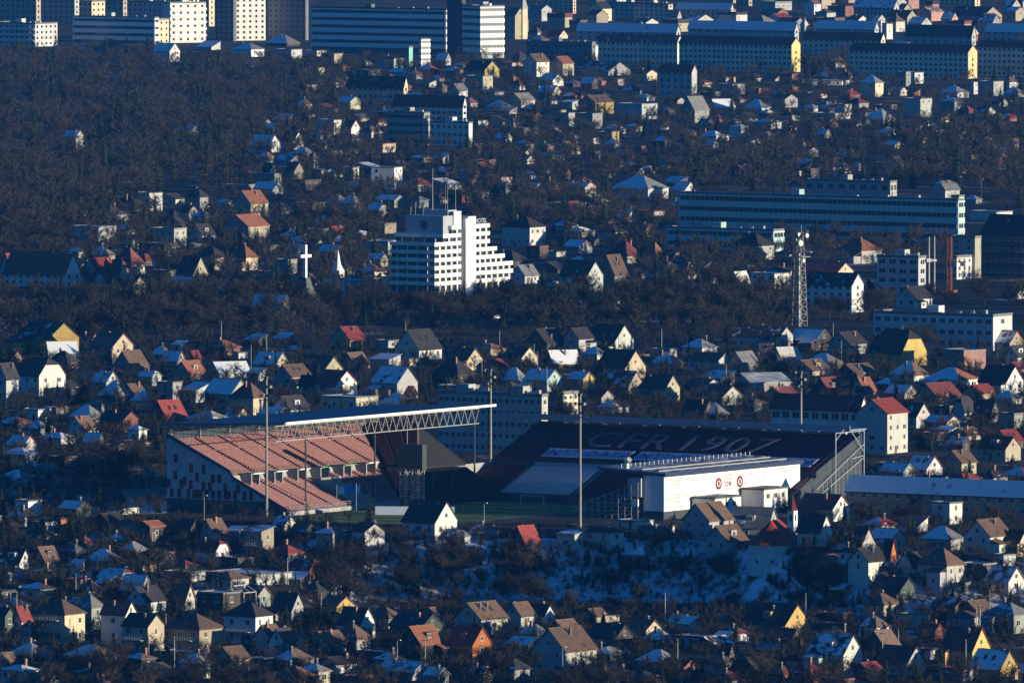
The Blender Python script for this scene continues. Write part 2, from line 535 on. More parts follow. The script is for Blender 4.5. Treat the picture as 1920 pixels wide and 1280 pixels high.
def house(px, py, w, hw, hr, kind='g', wc='W', rc='b', sn=2, th=-33, flags='', ratio=0.8, name=None, label=None):
    rng = random.Random(int(px * 7919 + py * 104729))
    p, m = gp(px, py)
    t = R(th)
    wm = w * m
    L = wm / (abs(math.cos(t)) + ratio * abs(math.sin(t)))
    W = L * ratio
    h = max(1.6, hw * m)
    rh = max(0.25, hr * m)
    if kind in 'gm':
        rh = max(rh, 0.25 * W)
    # the nearest wall corner stands at the picked point: centre lies behind it
    ext = 0.5 * (abs(math.sin(t)) * L + abs(math.cos(t)) * W)
    x, y = p.x, p.y + ext * 0.75
    z = min(zt(x, y), p.z + 0.3)
    small = hw <= 9 and w < 60 and kind != 'f' or (w < 42 and hw < 9)
    if name is None:
        name = 'shed' if small else ('flat_roofed_house' if kind == 'f' else 'house')
    root = thing(name, label or '-', {'shed': 'shed'}.get(name, 'house'), (x, y, z), t)
    jit = rng.uniform(0.52, 1.02)
    col = tuple(min(0.82, c * jit * (1 + rng.uniform(-0.04, 0.04))) for c in WALLC[wc])
    rj = 1 + rng.uniform(-0.2, 0.3)
    rcol = tuple(c * rj for c in ROOFC[rc])
    wb, rb = roof_and_wall(kind, L, W, h, rh)
    part('wall', wb, 'wall', root, color=col)
    snow = {0: 0.0}.get(sn, min(1.15, 0.30 + 0.085 * sn))
    roof = part('roof', rb, 'roof', root, color=rcol, snow=snow)
    far = m > 0.2
    if 'N' not in flags and h > 1.9:
        skip = ((1, 0),) if 'b' in flags else ()
        face_windows(root, L, W, h, t, rng, keep=0.62 if far else 0.82, step=3.6 if far else 3.0, skip=skip, cap=9 if far else 14)
    if kind == 'g' and rh > 2.6 and 'b' not in flags and 'N' not in flags:
        for sx in (-1, 1):
            if math.sin(t) * sx < 0.12:
                link('window', WIN, root, (sx * L / 2, 0, h + rh * 0.32), (0, 0, sx * math.pi / 2), (0.9, 1, 1.1))
    if kind in 'ghm' and not small:
        for k in range(2 if 'C' in flags else (1 if rng.random() < .6 else 0)):
            cx = rng.uniform(-0.3, 0.3) * L
            cy = rng.choice((-0.18, 0.15)) * W
            zc = h + rh * (1 - abs(cy) / (W / 2)) if kind != 'h' else h + rh * 0.75
            link('chimney', CHIM if rng.random() < .5 else CHIM2, roof, (cx, cy, zc + 0.1), (0, 0, 0), (.85, .85, rng.uniform(0.6, .95)))
    if not small and not far and 'N' not in flags:
        sgn = -1 if math.cos(t) > 0 else 1
        link('door', DOOR, root, (rng.uniform(-0.3, 0.3) * L, sgn * W / 2, 0), (0, 0, 0 if sgn < 0 else math.pi))
    if ('B' in flags or (not small and not far and rng.random() < .12)) and h > 4:
        bb = MB()
        sgn = -1 if math.cos(t) > 0 else 1
        x0, x1 = -0.42 * L, 0.35 * L
        for zz in ([2.8] if h < 7 else [2.8, 5.6]):
            y0, y1 = sorted((sgn * (W / 2 + 1.3), sgn * W / 2))
            bb.box(x0, x1, y0, y1, zz, zz + 0.18)
            yy = sgn * (W / 2 + 1.25)
            bb.box(x0, x1, yy - 0.04, yy + 0.04, zz + 0.95, zz + 1.05)
            for q in range(int((x1 - x0) / 0.8) + 1):
                bb.box(x0 + q * 0.8, x0 + q * 0.8 + 0.07, yy - 0.03, yy + 0.03, zz + 0.18, zz + 0.95)
        part('balcony', bb, 'concrete', root)
    if not small and not far and kind in 'ghm' and rng.random() < .5 and h > 2.8:
        # a lower wing or lean-to against the front or the end wall
        sgn = -1 if math.cos(t) > 0 else 1
        wl, wd, eh = L * rng.uniform(.28, .5), W * rng.uniform(.22, .4), h * rng.uniform(.5, .8)
        cx = rng.choice((-1, 1)) * (L / 2 - wl / 2 - .3)
        y0, y1 = sgn * W / 2, sgn * (W / 2 + wd)
        ya, yb = min(y0, y1), max(y0, y1)
        eb = MB(); eb.box(cx - wl / 2, cx + wl / 2, ya + (.003 if sgn > 0 else 0), yb - (.003 if sgn < 0 else 0), -2, eh)
        ex = part('extension', eb, 'wall', root, color=tuple(min(.8, c * rng.uniform(.8, 1.1)) for c in col))
        rr = MB()
        lo, hi = eh + .02, eh + wd * .38
        q = [(cx - wl / 2 - .3, y1 + sgn * .35, lo - .1), (cx + wl / 2 + .3, y1 + sgn * .35, lo - .1), (cx + wl / 2 + .3, y0 + sgn * .01, hi), (cx - wl / 2 - .3, y0 + sgn * .01, hi)]
        if sgn > 0:
            q = q[::-1]
        rr.hexa(q + [(a_, b_, c_ + .16) for a_, b_, c_ in q])
        part('extension_roof', rr, 'roof', ex, color=tuple(c * rng.uniform(.7, 1.4) for c in rcol), snow=snow)
        link('window', WIN, ex, (cx, y1, eh * .55), (0, 0, 0 if sgn < 0 else math.pi), (1.2, 1, min(1.2, eh * .5)))
    if 'D' in flags or (kind == 'g' and not small and not far and rh > 2.8 and rng.random() < .16):
        db = MB()
        sgn = -1 if math.cos(t) > 0 else 1
        zc = h + rh * 0.35
        y0, y1 = sorted((sgn * W * 0.36, sgn * W * 0.05))
        db.box(-1.1, 1.1, y0, y1, zc - 0.4, zc + 1.2)
        d = part('dormer', db, 'wall', roof, color=col)
        link('window', WIN, d, (0, sgn * (W * 0.36 + 0.01), zc + 0.4), (0, 0, 0 if sgn < 0 else math.pi), (1.2, 1, 1.1))
    if rng.random() < 0.22 and kind == 'g' and not small and rc in 'bkr' and sn < 6:
        kb = MB()
        s = rh / (W / 2)
        nrm = Vector((0, -s, 1)).normalized() if math.cos(t) > 0 else Vector((0, s, 1)).normalized()
        sgn = -1 if math.cos(t) > 0 else 1
        for xx in (-0.2 * L, 0.08 * L):
            ya, yb = sgn * W * 0.30, sgn * W * 0.17
            za, zb = h + rh - s * abs(ya) + 0.25, h + rh - s * abs(yb) + 0.25
            lo = [(xx, ya, za), (xx + 0.9, ya, za), (xx + 0.9, yb, zb), (xx, yb, zb)]
            if sgn > 0:
                lo = lo[::-1]
            kb.hexa(lo + [(a_, b_, c_ + 0.06) for a_, b_, c_ in lo])
            part('roof_window', kb, 'glass', roof)
            kb = MB()
    HOUSES.append((root, px, py, dict(wc=wc, rc=rc, kind=kind, sn=sn, h=h, L=L, label=label, flags=flags, name=name, w=w)))
    FOOT.append((x, y, 0.55 * math.hypot(L, W), px - w / 2, px + w / 2, py - hw - hr, py, t, L, W))
    return root, L, W, h, rh


# ------------------------------------------------------------------ larger blocks
def block(name, label, cat, x0, xc, x1, py, top, wc, floors, style='win', th=-33.3, rc='g', sn=6, cols=None, colsr=None, gable=0.0, group=None,
          band='white_paint', glassm='glass', roofkind=None, ww=1.4, wh=1.4, parapet=True, wallmat='wall', right='same', capn=100, endc=None):
    """block whose nearest bottom corner stands at pixel (xc, py); its front reaches left to x0, its end wall right to x1"""
    p, m = gp(xc, py)
    t = R(th)
    L = (xc - x0) * m / max(0.05, math.cos(t))
    D = max(3.0, (x1 - xc) * m / max(0.12, abs(math.sin(t))))
    h = (py - top) * m
    u, v = Vector((math.cos(t), math.sin(t), 0)), Vector((-math.sin(t), math.cos(t), 0))
    c = p - u * (L / 2) + v * (D / 2)
    root = thing(name, label, cat, (c.x, c.y, p.z), t, group)
    a, b = L / 2, D / 2
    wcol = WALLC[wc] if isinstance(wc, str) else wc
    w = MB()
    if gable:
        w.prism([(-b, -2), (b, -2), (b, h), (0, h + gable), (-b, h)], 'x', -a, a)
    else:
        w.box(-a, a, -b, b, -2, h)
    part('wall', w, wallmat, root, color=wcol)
    if endc:
        e = MB()
        if gable:
            e.prism([(-b + .05, -2), (b - .05, -2), (b - .05, h - .05), (0, h + gable - .1), (-b + .05, h - .05)], 'x', a + .003, a + .1)
        else:
            e.box(a + .003, a + .1, -b + .05, b - .05, -2, h - .05)
        part('end_wall', e, 'wall', root, color=endc)
    r = MB()
    if gable:
        s = gable / b
        for sg in (-1, 1):
            lo = [(-a - .4, sg * (b + .6), h - .6 * s + .03), (a + .4, sg * (b + .6), h - .6 * s + .03), (a + .4, 0, h + gable + .03), (-a - .4, 0, h + gable + .03)]
            if sg > 0:
                lo = lo[::-1]
            r.hexa(lo + [(q[0], q[1], q[2] + .3) for q in lo])
    else:
        r.box(-a - .1, a + .1, -b - .1, b + .1, h + .003, h + .25)
        if parapet:
            for q in ((-a - .15, a + .15, -b - .15, -b + .15), (-a - .15, a + .15, b - .15, b + .15), (-a - .15, -a + .15, -b + .15, b - .15), (a - .15, a + .15, -b + .15, b - .15)):
                r.box(*q, h + .25, h + .9)
    roof = part('roof', r, 'roof', root, color=ROOFC[rc], snow=0.3 + 0.085 * sn if sn else 0)
    if not gable and L > 14:
        hb = MB()
        hb.box(-a * .2, -a * .2 + 4, -1.8, 1.8, h + .25, h + 2.8)
        part('stair_head', hb, 'wall', roof, color=tuple(q * .9 for q in wcol))
        for k in range(3):
            vb = MB()
            xx = a * (.25 + .22 * k)
            vb.box(xx, xx + 1.1, -.6, .6, h + .25, h + 1.2 + .3 * k)
            part('vent', vb, 'steel', roof)
    fh = h / floors
    if style == 'bands':
        for k in range(floors):
            z0 = k * fh + fh * 0.42
            z1 = k * fh + fh * 0.84
            g = MB()
            g.box(-a + .6, a - .6, -b - .06, -b + .1, z0, z1, 0)
            nmul = int(L / 2.2)
            for j in range(nmul + 1):
                xx = -a + .6 + (L - 1.2) * j / nmul
                g.box(xx - .12, xx + .12, -b - .12, -b - .055, z0, z1, 1)
            part('window_band', g, [glassm, 'grey_paint'], root)
            g = MB()
            g.box(-a - .25, a + .25, -b - .28, -b + .1, (k + 1) * fh - fh * .16, (k + 1) * fh + fh * .42 if k < floors - 1 else h + .1)
            part('parapet_band', g, band, root)
            if right == 'same':
                g = MB()
                g.box(a - .1, a + .06, -b + .6, b - .6, z0, z1, 0)
                n2 = max(2, int(D / 2.2))
                for j in range(n2 + 1):
                    yy = -b + .6 + (D - 1.2) * j / n2
                    g.box(a + .055, a + .12, yy - .12, yy + .12, z0, z1, 1)
                part('window_band', g, [glassm, 'grey_paint'], root)
                g = MB()
                g.box(a - .1, a + .28, -b + .15, b + .25, (k + 1) * fh - fh * .16, (k + 1) * fh + fh * .42 if k < floors - 1 else h + .1)
                part('parapet_band', g, band, root)
    if style in ('win', 'balc'):
        rest = MB()
        made = 0
        for f in range(floors):
            for face in ('front', 'right'):
                if face == 'right' and right == 'blank':
                    continue
                fw = L if face == 'front' else D
                n = (cols if face == 'front' else colsr) or max(1, int(fw / 3.4))
                for j in range(n):
                    s = (j + .5) / n * fw - fw / 2
                    z = f * fh + fh * .55
                    W_ = min(ww, fw / n * .8)
                    H_ = min(wh, fh * .6)
                    loc, rot = ((s, -b, z), 0.0) if face == 'front' else ((a + (.1 if endc else 0), s, z), math.pi / 2)
                    if made < capn:
                        link('window', PANE if m > .24 else WIN, root, loc, (0, 0, rot), (W_, 1, H_))
                    elif face == 'front':
                        rest.box(s - W_ / 2, s + W_ / 2, -b - .05, -b + .05, z - H_ / 2, z + H_ / 2)
                    else:
                        rest.box(a - .05, a + .05, s - W_ / 2, s + W_ / 2, z - H_ / 2, z + H_ / 2)
                    made += 1
        if rest.v:
            o = part('windows', rest, 'glass', root)
            o['kind'] = 'stuff'
    if style == 'balc':
        for f in range(1, floors):
            g = MB()
            z = f * fh
            g.box(-a, a, -b - 1.3, -b - .003, z - .15, z + .05)
            g.box(-a, a, -b - 1.35, -b - 1.25, z + .05, z + 1.0)
            part('balcony', g, 'concrete' if band == 'concrete' else band, root)
    FOOT.append((c.x, c.y, .5 * max(L, D) if L < 40 else 0.1, x0, x1, top, py))
    if L >= 40:
        for k in range(int(L / 12) + 1):
            q = c + u * (-a + 12 * k)
            FOOT.append((q.x, q.y, D * .6, x0, x1, top, py))
    return root, L, D, h, m


def text_part(body, size, matname, parent, mat4, name='lettering', extrude=0.04, spacing=1.0):
    cu = bpy.data.curves.new(name, 'FONT')
    cu.body = body
    cu.size = size
    cu.extrude = extrude
    cu.resolution_u = 3
    cu.space_character = spacing
    cu.materials.append(MATS[matname])
    tmp = bpy.data.objects.new('tmp', cu)
    me = bpy.data.meshes.new_from_object(tmp)
    bpy.data.objects.remove(tmp)
    o = bpy.data.objects.new(name, me)
    COL.objects.link(o)
    o.parent = parent
    o.matrix_local = mat4
    return o


def frame(origin, xdir, ydir):
    x = Vector(xdir).normalized()
    y = Vector(ydir).normalized()
    z = x.cross(y).normalized()
    y = z.cross(x)
    m = Matrix((x, y, z)).transposed().to_4x4()
    m.translation = Vector(origin)
    return m
# ------------------------------------------------------------------ house list, read off the photograph
# px py width wall roof | roof kind, wall, roof colour, snow 0-9 | ridge angle | flags
HL = """
36 867 76 15 12 h W g 9
60 885 45 9 8 h W g 8
32 915 64 20 14 h W g 9
52 965 50 25 1 f W g 5 -50 b
116 1004 22 30 5 h O b 1 -60
28 1078 56 24 22 g W k 2
85 1075 50 25 22 g K b 1 57
193 1066 76 10 22 h W g 8
240 1010 42 22 10 g W b 1 -50
282 1015 50 28 8 g K o 1 57
315 1012 28 15 12 g W k 3 57
352 1017 46 28 14 g K k 1
400 1020 50 25 20 g G b 3 57
442 1018 40 22 6 s G g 8
485 1046 56 48 8 s B g 4 -33 B
535 995 44 10 14 g W k 6 -55
397 1054 64 20 18 m W r 1
617 1032 50 30 12 h B g 7
142 1073 32 5 8 s W g 9
10 1090 26 8 8 h W g 9
345 1090 80 14 1 f W g 6
465 1092 165 12 2 f G g 8
556 1100 44 4 10 s K g 9
195 1106 36 4 10 s K g 9
255 1118 58 8 26 g G g 9
272 1150 76 22 24 g W k 2 57
340 1143 50 18 28 g W b 1
410 1165 80 50 3 f K g 7
25 1148 52 10 14 h W g 6
40 1205 36 45 22 g W r 1 57
6 1205 40 52 12 g N k 1
108 1207 100 56 28 h C b 1 -33 B
165 1180 58 40 26 h G g 2
222 1207 66 56 22 g W k 1 -28
268 1222 78 50 20 g C k 1 -38 B
360 1222 118 44 28 h B b 1 -33 B
465 1207 92 52 25 h W k 1 -33 B
540 1167 60 26 28 g G k 1
632 1168 66 32 16 g Y b 1 -52
503 1225 50 34 18 g W b 1 57
530 1230 52 28 22 g W k 2 57
55 1247 84 18 22 h W g 7
170 1250 100 20 22 h B b 5
365 1272 58 28 18 h W g 8
435 1267 64 34 20 g G b 1 57
340 1238 95 6 2 f G g 9
806 1010 104 30 36 g W k 1 -40 C
690 1032 62 34 14 g W k 1 -62 b
863 1020 52 8 12 h W g 8
908 1012 52 10 14 g B b 3
985 1037 54 22 26 g K r 0 50
988 1044 34 4 10 s K g 9
1070 1038 52 34 5 s W g 4
1132 1038 76 38 12 h W k 1 -33 B
1190 992 70 14 1 f W g 4 -50
1240 1002 50 14 2 f W g 6 -50
1204 1063 44 20 16 h W g 7
1228 1017 70 6 14 g K b 1
668 1197 70 28 28 g W k 1
720 1177 72 18 20 h W b 1
660 1217 70 20 28 h W b 1
805 1167 56 12 14 g B b 2 57
780 1202 100 28 22 g N k 1
790 1234 84 28 30 g K o 0 57 D
902 1190 100 30 28 g W b 1 57 C
880 1234 82 28 30 g O r 0 -42 B
975 1174 56 22 22 g W b 1 57
1015 1174 50 22 18 g W k 1
1003 1202 54 14 18 h W g 7
1058 1202 64 18 20 g K b 1 57
1058 1264 122 44 40 g W b 1 55 C
1015 1254 60 8 20 g K k 1
1145 1217 84 24 22 g K k 1
1210 1197 62 18 16 g C b 1 -45
1235 1212 56 10 20 h W g 8
1235 1252 80 12 22 h W g 7
1275 1177 40 12 12 g W g 6
1115 1167 50 10 12 g B b 3 57
760 1274 110 14 12 g G g 4
1328 1012 96 36 30 g W b 1 57
1415 1002 92 14 34 g G g 1 -20 D
1362 1037 80 22 26 g W b 1 57
1528 1024 66 28 30 g W k 1
1545 977 98 24 24 g W m 1
1683 895 66 10 14 g W g 9
1735 892 66 14 22 g W r 5 -48
1800 890 64 24 20 g C b 1 57
1875 864 80 24 20 g B r 1
1776 982 58 38 1 f W g 4 -45
1810 947 66 12 16 g W r 2
1856 962 60 6 24 g K g 8
1768 1032 78 22 24 h W g 6
1853 1044 90 38 28 g W b 1 57
1908 1042 42 30 15 g C k 1
1665 1030 70 22 16 g B g 6
1620 1032 46 3 30 g W k 1 -58 N
1585 1077 26 40 8 h W k 2
1628 1099 74 46 22 g W k 1 57
1668 1052 26 3 26 g O r 1 -50 N
1708 1087 46 30 18 g W k 1 57
1765 1110 88 48 32 h W b 1 -33 B
1835 1087 70 26 2 f K g 9
1883 1066 44 22 2 f W g 3 -58 b
1885 1114 72 24 24 g W b 4 -44
1574 1120 32 4 8 s K g 9
1890 1187 90 34 22 h G g 3
1455 1194 126 24 34 g Y k 1 -34
1475 1212 60 6 20 g K m 1
1288 1182 36 8 10 s G g 7
1353 1210 36 5 10 s K g 7
1567 1264 102 38 34 g W k 4 -38 D
1655 1232 66 22 26 g K b 1 57
1690 1264 90 22 28 g G k 1
1812 1247 92 30 38 g Y m 1 -40
1865 1274 90 22 32 g Y k 5 -42
1445 1234 64 16 10 g N g 1
1368 1242 22 4 22 g C k 1 -60 N
1915 1272 42 14 12 g G g 7
88 664 118 30 28 g Y k 2 -52 b
115 676 62 6 24 g K w 8 15 N
165 654 40 14 14 g B b 1
208 670 82 22 22 g C b 1 -44
245 707 64 22 26 g B b 1 57 B
205 702 56 10 34 h K k 1
12 754 44 46 26 g W k 1 57
75 742 94 38 32 m W k 1 -50
15 682 50 10 12 g B r 1
118 692 56 14 20 h K k 1
197 727 52 12 18 g W g 5 -48
215 752 60 6 28 h K g 8
250 747 46 10 16 g B b 1 57
270 762 50 8 20 h W g 8
318 754 46 36 1 f G g 4
365 754 54 22 12 s W g 8 -45
425 767 84 30 24 g C g 9
465 780 70 34 28 h C b 1 -38
355 712 62 12 22 g B o 1 57
325 685 44 8 16 g W o 7
336 662 26 16 5 s W g 8
364 680 26 6 12 g B r 1 57
430 708 78 8 18 g W w 9 25
450 672 28 10 1 f W g 4 -60
508 694 66 12 20 g C g 8
480 714 36 14 8 s G g 9
548 727 70 22 20 g G b 1 57
550 666 28 8 6 s W g 9
612 707 60 16 22 g C b 1 -57 b
630 740 78 22 22 g W r 0 -48
580 737 42 16 16 g W k 1
545 780 72 14 22 g W k 1 57
655 774 108 28 3 f C g 7 -38
315 794 70 12 30 g K r 2 45
390 797 84 8 16 h W g 8
440 790 50 8 16 g B b 4
508 787 50 6 10 s K g 9
153 820 52 20 18 g W b 3 57
162 792 62 6 22 h W g 9
222 810 72 24 14 g R k 1
65 789 62 20 2 f W g 8
70 814 62 10 14 h W g 6
107 832 72 8 10 h W g 8
257 832 36 26 8 h W g 9
190 487 50 8 16 h B g 6
240 514 62 18 32 h W m 1
175 464 84 38 2 f G g 8
315 464 68 34 3 f W g 3 -30
322 427 56 8 26 h K k 1
378 462 50 22 18 g G k 2 57
462 454 84 30 20 g B o 1 57 B
448 464 66 6 20 h C k 1
368 477 30 18 1 f C g 2 -58
395 507 66 24 20 h B k 1
455 507 56 24 24 h C o 0 -40
360 530 60 16 32 g C k 1 -50
298 547 56 18 14 g Y b 1
243 552 60 18 14 g B k 2
340 547 70 8 18 g W g 7
372 552 58 14 5 s G g 4
430 547 62 8 20 g G b 3 57
498 520 56 10 1 f W g 9
536 522 42 34 1 f G g 3
595 445 46 14 2 f W g 8
508 599 90 6 36 g K g 7
625 558 42 34 1 f W g 8
480 647 44 6 9 s K g 8
530 645 40 6 9 s K g 8
653 650 66 14 22 g B r 0 57
497 286 58 14 18 g W b 6
548 280 42 16 16 g W r 1 -45
568 298 52 8 14 h W g 8
507 247 40 5 7 s K g 9
620 252 52 26 1 f W g 6
530 232 40 5 10 s W g 9
508 345 66 18 2 f B g 6
552 345 36 24 16 g B r 0 -50
540 312 50 10 10 g G b 4
588 317 18 24 8 h C b 1 -55
448 362 66 14 2 f B g 4
503 364 56 10 12 g W g 8
470 407 64 26 22 g C o 1 57
370 392 46 22 16 h G k 2
277 397 54 34 1 f W g 3 -45
240 412 76 22 22 h G k 1
200 427 80 24 18 h G k 2
380 422 40 16 10 h G g 4
355 414 32 18 10 g W k 1 -50
632 390 50 6 18 h W g 8
620 414 54 5 20 h K m 1
138 280 38 24 10 g G g 8
222 229 24 6 7 s W g 9
348 252 44 8 7 s G g 7
207 98 64 6 18 h G o 1
312 116 50 20 14 g W g 6
390 94 46 5 10 s W g 9
465 107 60 14 12 h W g 7
540 110 52 16 1 f W g 4
590 106 44 10 1 f W g 5
463 126 40 3 6 s K g 9
530 87 64 5 16 h K g 6
733 128 46 18 4 h W k 1
860 182 34 12 12 g W g 5 57
898 172 52 28 2 f C g 9 -38
903 147 66 16 16 g Y k 1 -42
1006 144 48 28 14 g W b 2 57
1054 143 44 24 12 g C o 1 57 B
1034 162 46 12 10 g W g 9 -45
1030 187 44 14 12 g B b 7
978 202 50 14 12 g C g 7 57
935 207 46 6 12 h W g 9
950 214 40 4 6 s W g 9
1118 214 66 22 12 g Y b 1 57
1195 224 76 28 1 f G g 4 -40
1068 206 32 14 3 s W g 8
1105 242 50 28 1 f G g 3
1140 267 42 18 2 f Y g 2
1063 237 30 24 1 f G g 3
1130 142 106 8 16 g G k 3
1212 152 40 14 5 g C b 1 -50
1208 190 40 6 8 h W g 9
655 206 42 16 8 g C g 7 -45
657 254 36 14 14 g W r 2 -48
725 355 58 40 2 f W g 7 -25
658 337 30 22 1 f W g 6
665 364 52 5 18 h K k 4
660 394 46 12 16 h G g 6
900 380 32 18 1 f G g 2
998 362 42 10 8 g B g 7
1200 374 108 20 24 h W g 9
1165 295 28 5 6 s W g 9
1370 177 54 18 1 f W g 4 -45
1300 124 38 14 10 g C b 1 -50
1335 128 44 6 8 h W g 8
1550 160 92 8 1 f W g 7 -20
1635 182 44 26 14 h C g 8
1695 162 26 26 1 f G g 4
1715 157 34 20 1 f W g 3 -50
1790 184 54 10 12 h W g 9
1827 177 16 22 1 f W g 4 -60
1858 180 48 26 1 f G g 9
1902 182 40 5 12 h W g 8
1354 207 48 6 14 g W g 9 20
1420 209 50 6 16 h W g 9
1303 230 54 24 24 g G g 5 57
1470 202 52 16 6 g G b 2 -45
1520 210 46 6 8 h W g 8
1582 215 30 18 1 f W g 3 -50
1650 234 56 10 20 h G g 9
1555 224 80 10 1 f W g 7
1720 220 56 34 1 f G g 4
1785 209 44 18 8 h G g 5
1440 242 52 12 8 h G g 7
1385 260 34 22 5 h W g 9
1337 264 60 8 10 h W g 8
1333 280 28 8 10 m W g 8
1410 287 14 22 1 f W g 4 -60
1580 320 26 6 9 h G g 9
1608 320 24 6 8 h G g 9
1506 314 30 5 7 s K g 8
1773 378 54 22 16 m W g 5 57
1825 382 32 6 8 h G g 7
1860 412 80 14 1 f W g 5 -40
722 472 56 20 1 f W g 8
700 537 52 16 2 f W g 3 -48
662 555 86 28 1 f W g 8
982 462 82 36 20 h W k 1 -36
955 502 74 12 20 h K k 1
985 532 50 16 18 g W g 7 57
1090 547 82 30 26 g G k 1 -38
1150 527 54 14 34 g B b 0 57 C
1170 494 68 14 28 h C m 1 -40
1226 494 44 14 26 h C o 0 -45
1060 432 50 8 10 h G g 7
1140 582 60 16 1 f W g 4 -45
1083 567 34 14 1 f W g 4
784 674 88 20 34 g W k 1 57
870 694 72 18 22 g C b 1 -48
725 652 44 12 1 f W g 6 -45
975 684 66 14 18 g C b 1 -50
665 692 56 8 20 g B b 4 50
722 694 58 20 8 s W g 8 -40
767 692 60 18 1 f C g 4 -48
740 747 86 30 28 g W k 5 -45 b
850 724 80 22 30 h K k 1
923 702 60 14 12 g C r 2 57
965 724 48 6 26 h K g 8
1018 734 72 22 18 g T g 9
1090 730 48 20 12 g Y g 7 -45
1022 666 74 24 24 g N k 1 57
1085 666 56 32 18 g W k 1 57 B
1145 662 86 24 28 g W k 1 -44
1055 690 66 6 22 g K w 9 22
1115 674 48 5 14 h W g 7
1165 710 92 22 30 g C k 1 -42
1170 737 74 14 26 g B m 3
1238 754 74 26 24 g C k 1 -40
1207 692 36 6 16 g B b 1 57
1250 692 60 6 22 h W g 9
1245 670 56 14 1 f G g 7
745 770 78 6 22 h K k 6
765 747 32 6 12 g K r 1
860 737 78 12 1 f G g 9
1412 487 80 26 24 h G k 1
1445 542 74 28 1 f W g 7
1388 547 46 4 28 g G w 2 57
1612 494 84 24 22 h W o 0 -44
1552 522 98 12 16 g C r 1 -30
1715 577 68 18 20 g W k 1 57
1905 560 36 16 1 f W g 4 -45
1435 659 106 28 16 g W k 2 -24
1520 657 78 20 18 g K g 6
1590 664 72 20 20 g G k 1 57
1685 686 108 24 42 m Y k 1 -44 b
1312 670 64 18 16 h W g 8 -45
1332 697 84 20 14 g G b 1
1395 697 58 16 20 g G g 5 57
1452 702 60 6 28 h K k 1
1475 682 56 6 20 g C w 1 38 N
1545 692 74 5 20 h K g 6
1810 692 78 34 1 f P g 4 -58 b
1882 657 76 16 20 g B r 4
1907 687 42 20 18 g W k 2 57
1520 704 80 8 18 g B b 5 57
1607 712 84 10 18 g K b 3 50 C
1706 714 76 10 26 h W b 6
1785 732 100 20 22 h W o 6
1878 737 84 22 28 g W k 1
1905 700 34 8 10 g B r 1 57
1437 739 92 22 14 s W w 3 20
1318 740 72 16 12 g W b 1 -48
1352 759 80 16 18 g W o 1 -44
1552 747 58 14 24 g N m 1 57
1620 747 48 14 24 g W o 0 55
1587 746 30 6 12 g B b 1 57
1665 730 40 5 12 h K g 8
1690 747 60 6 14 g B b 6
1760 754 90 10 24 g C m 1 57
1838 747 66 6 14 g B r 1 57
1890 757 54 6 14 h W g 7
1310 787 60 14 22 g K k 1
1338 787 54 5 22 h K g 9
1715 802 62 22 24 g W k 1 -45
1808 792 42 20 28 m G k 1 57
1850 792 50 16 24 g K k 1
1897 802 46 24 5 f G g 3
1773 817 46 5 5 s W g 9
1890 842 60 16 18 g B r 2 57
1453 49 50 24 8 g R b 2 -40
1455 20 60 14 4 f W g 5 -50
1830 44 100 14 16 g B m 1 -35
1350 40 60 20 10 g G b 4
"""


def parse_houses():
    for ln in HL.strip().splitlines():
        f = ln.split()
        a = [float(q) for q in f[:5]]
        th, flags = -37.0, ''
        for q in f[9:]:
            try:
                th = float(q)
            except ValueError:
                flags = q
        j = random.Random(int(a[0] * 31 + a[1])).uniform(-4, 4)
        th = {57.0: 53.0, -33.0: -37.0}.get(th, th)
        house(a[0], a[1], a[2], a[3], a[4], f[5], f[6], f[7], int(f[8]), th + j, flags)


parse_houses()

# pale mid-rise blocks of the old town behind the dormitories
def mid_rise():
    rg = random.Random(8)
    for y in (12, 26, 41, 52):
        x = 980 + rg.uniform(0, 40)
        while x < 1900:
            w, e, hh = rg.uniform(46, 105), rg.uniform(5, 11), rg.uniform(18, 32)
            busy = ((985, 1000, 0, 80), (1120, 1258, 0, 40), (1598, 1690, 0, 52), (1425, 1490, 0, 60), (1780, 1885, 20, 60), (1078, 1280, 46, 90), (1288, 1500, 46, 90), (1528, 1710, 44, 90))
            if rg.random() < .7 and not any(x < q[1] and x + w + e > q[0] and q[2] < y < q[3] for q in busy):
                wc = rg.choice('WCGGBC')
                sn = rg.choice((2, 5, 7, 8))
                rt = block('mid_rise_block', '-', 'apartment block', x, x + w, x + w + e, y, y - hh, tuple(c * rg.uniform(.85, 1.1) for c in WALLC[wc]), rg.choice((3, 4, 4, 5)), sn=sn, rc=rg.choice('kmgb'),
                        gable=rg.choice((0, 0, 2.5, 3.2)), capn=60, th=-33.3 + rg.uniform(-8, 3))
                HOUSES.append((rt[0], x + w / 2, y, dict(wc=wc, rc='k', kind='f' if rg.random() < 0 else 'g', sn=sn, label=None, flags='', name='mid_rise_block', w=60)))
            x += w * rg.uniform(.9, 1.5)


mid_rise()

# the dense old town along the top: streets of town houses, packed in rows
_r = random.Random(5)
for row, y in enumerate((6, 17, 28, 40, 52, 60)):
    x = 985 + _r.uniform(0, 20) if row < 5 else 960
    while x < 1925:
        w = _r.uniform(26, 60)
        cx = x + w / 2
        hw, hr = _r.uniform(14, 24), _r.uniform(6, 13)
        clash = any(cx + w / 2 > q[3] and cx - w / 2 < q[4] and q[5] - 4 < y < q[6] + 3 for q in FOOT if q[6] < 70)
        if not clash and _r.random() < (0.72 if row < 5 else .5):
            house(cx, y, w, hw, hr, _r.choice('gggghf'), _r.choice('WGBCGBWCP'), _r.choice('bkmbrgk'), _r.choice((1, 2, 4, 7, 8)),
                  _r.choice((-33, -33, -42, -52, 57)) + _r.uniform(-5, 5), name='town_house')
        x += w * _r.uniform(0.85, 1.3)
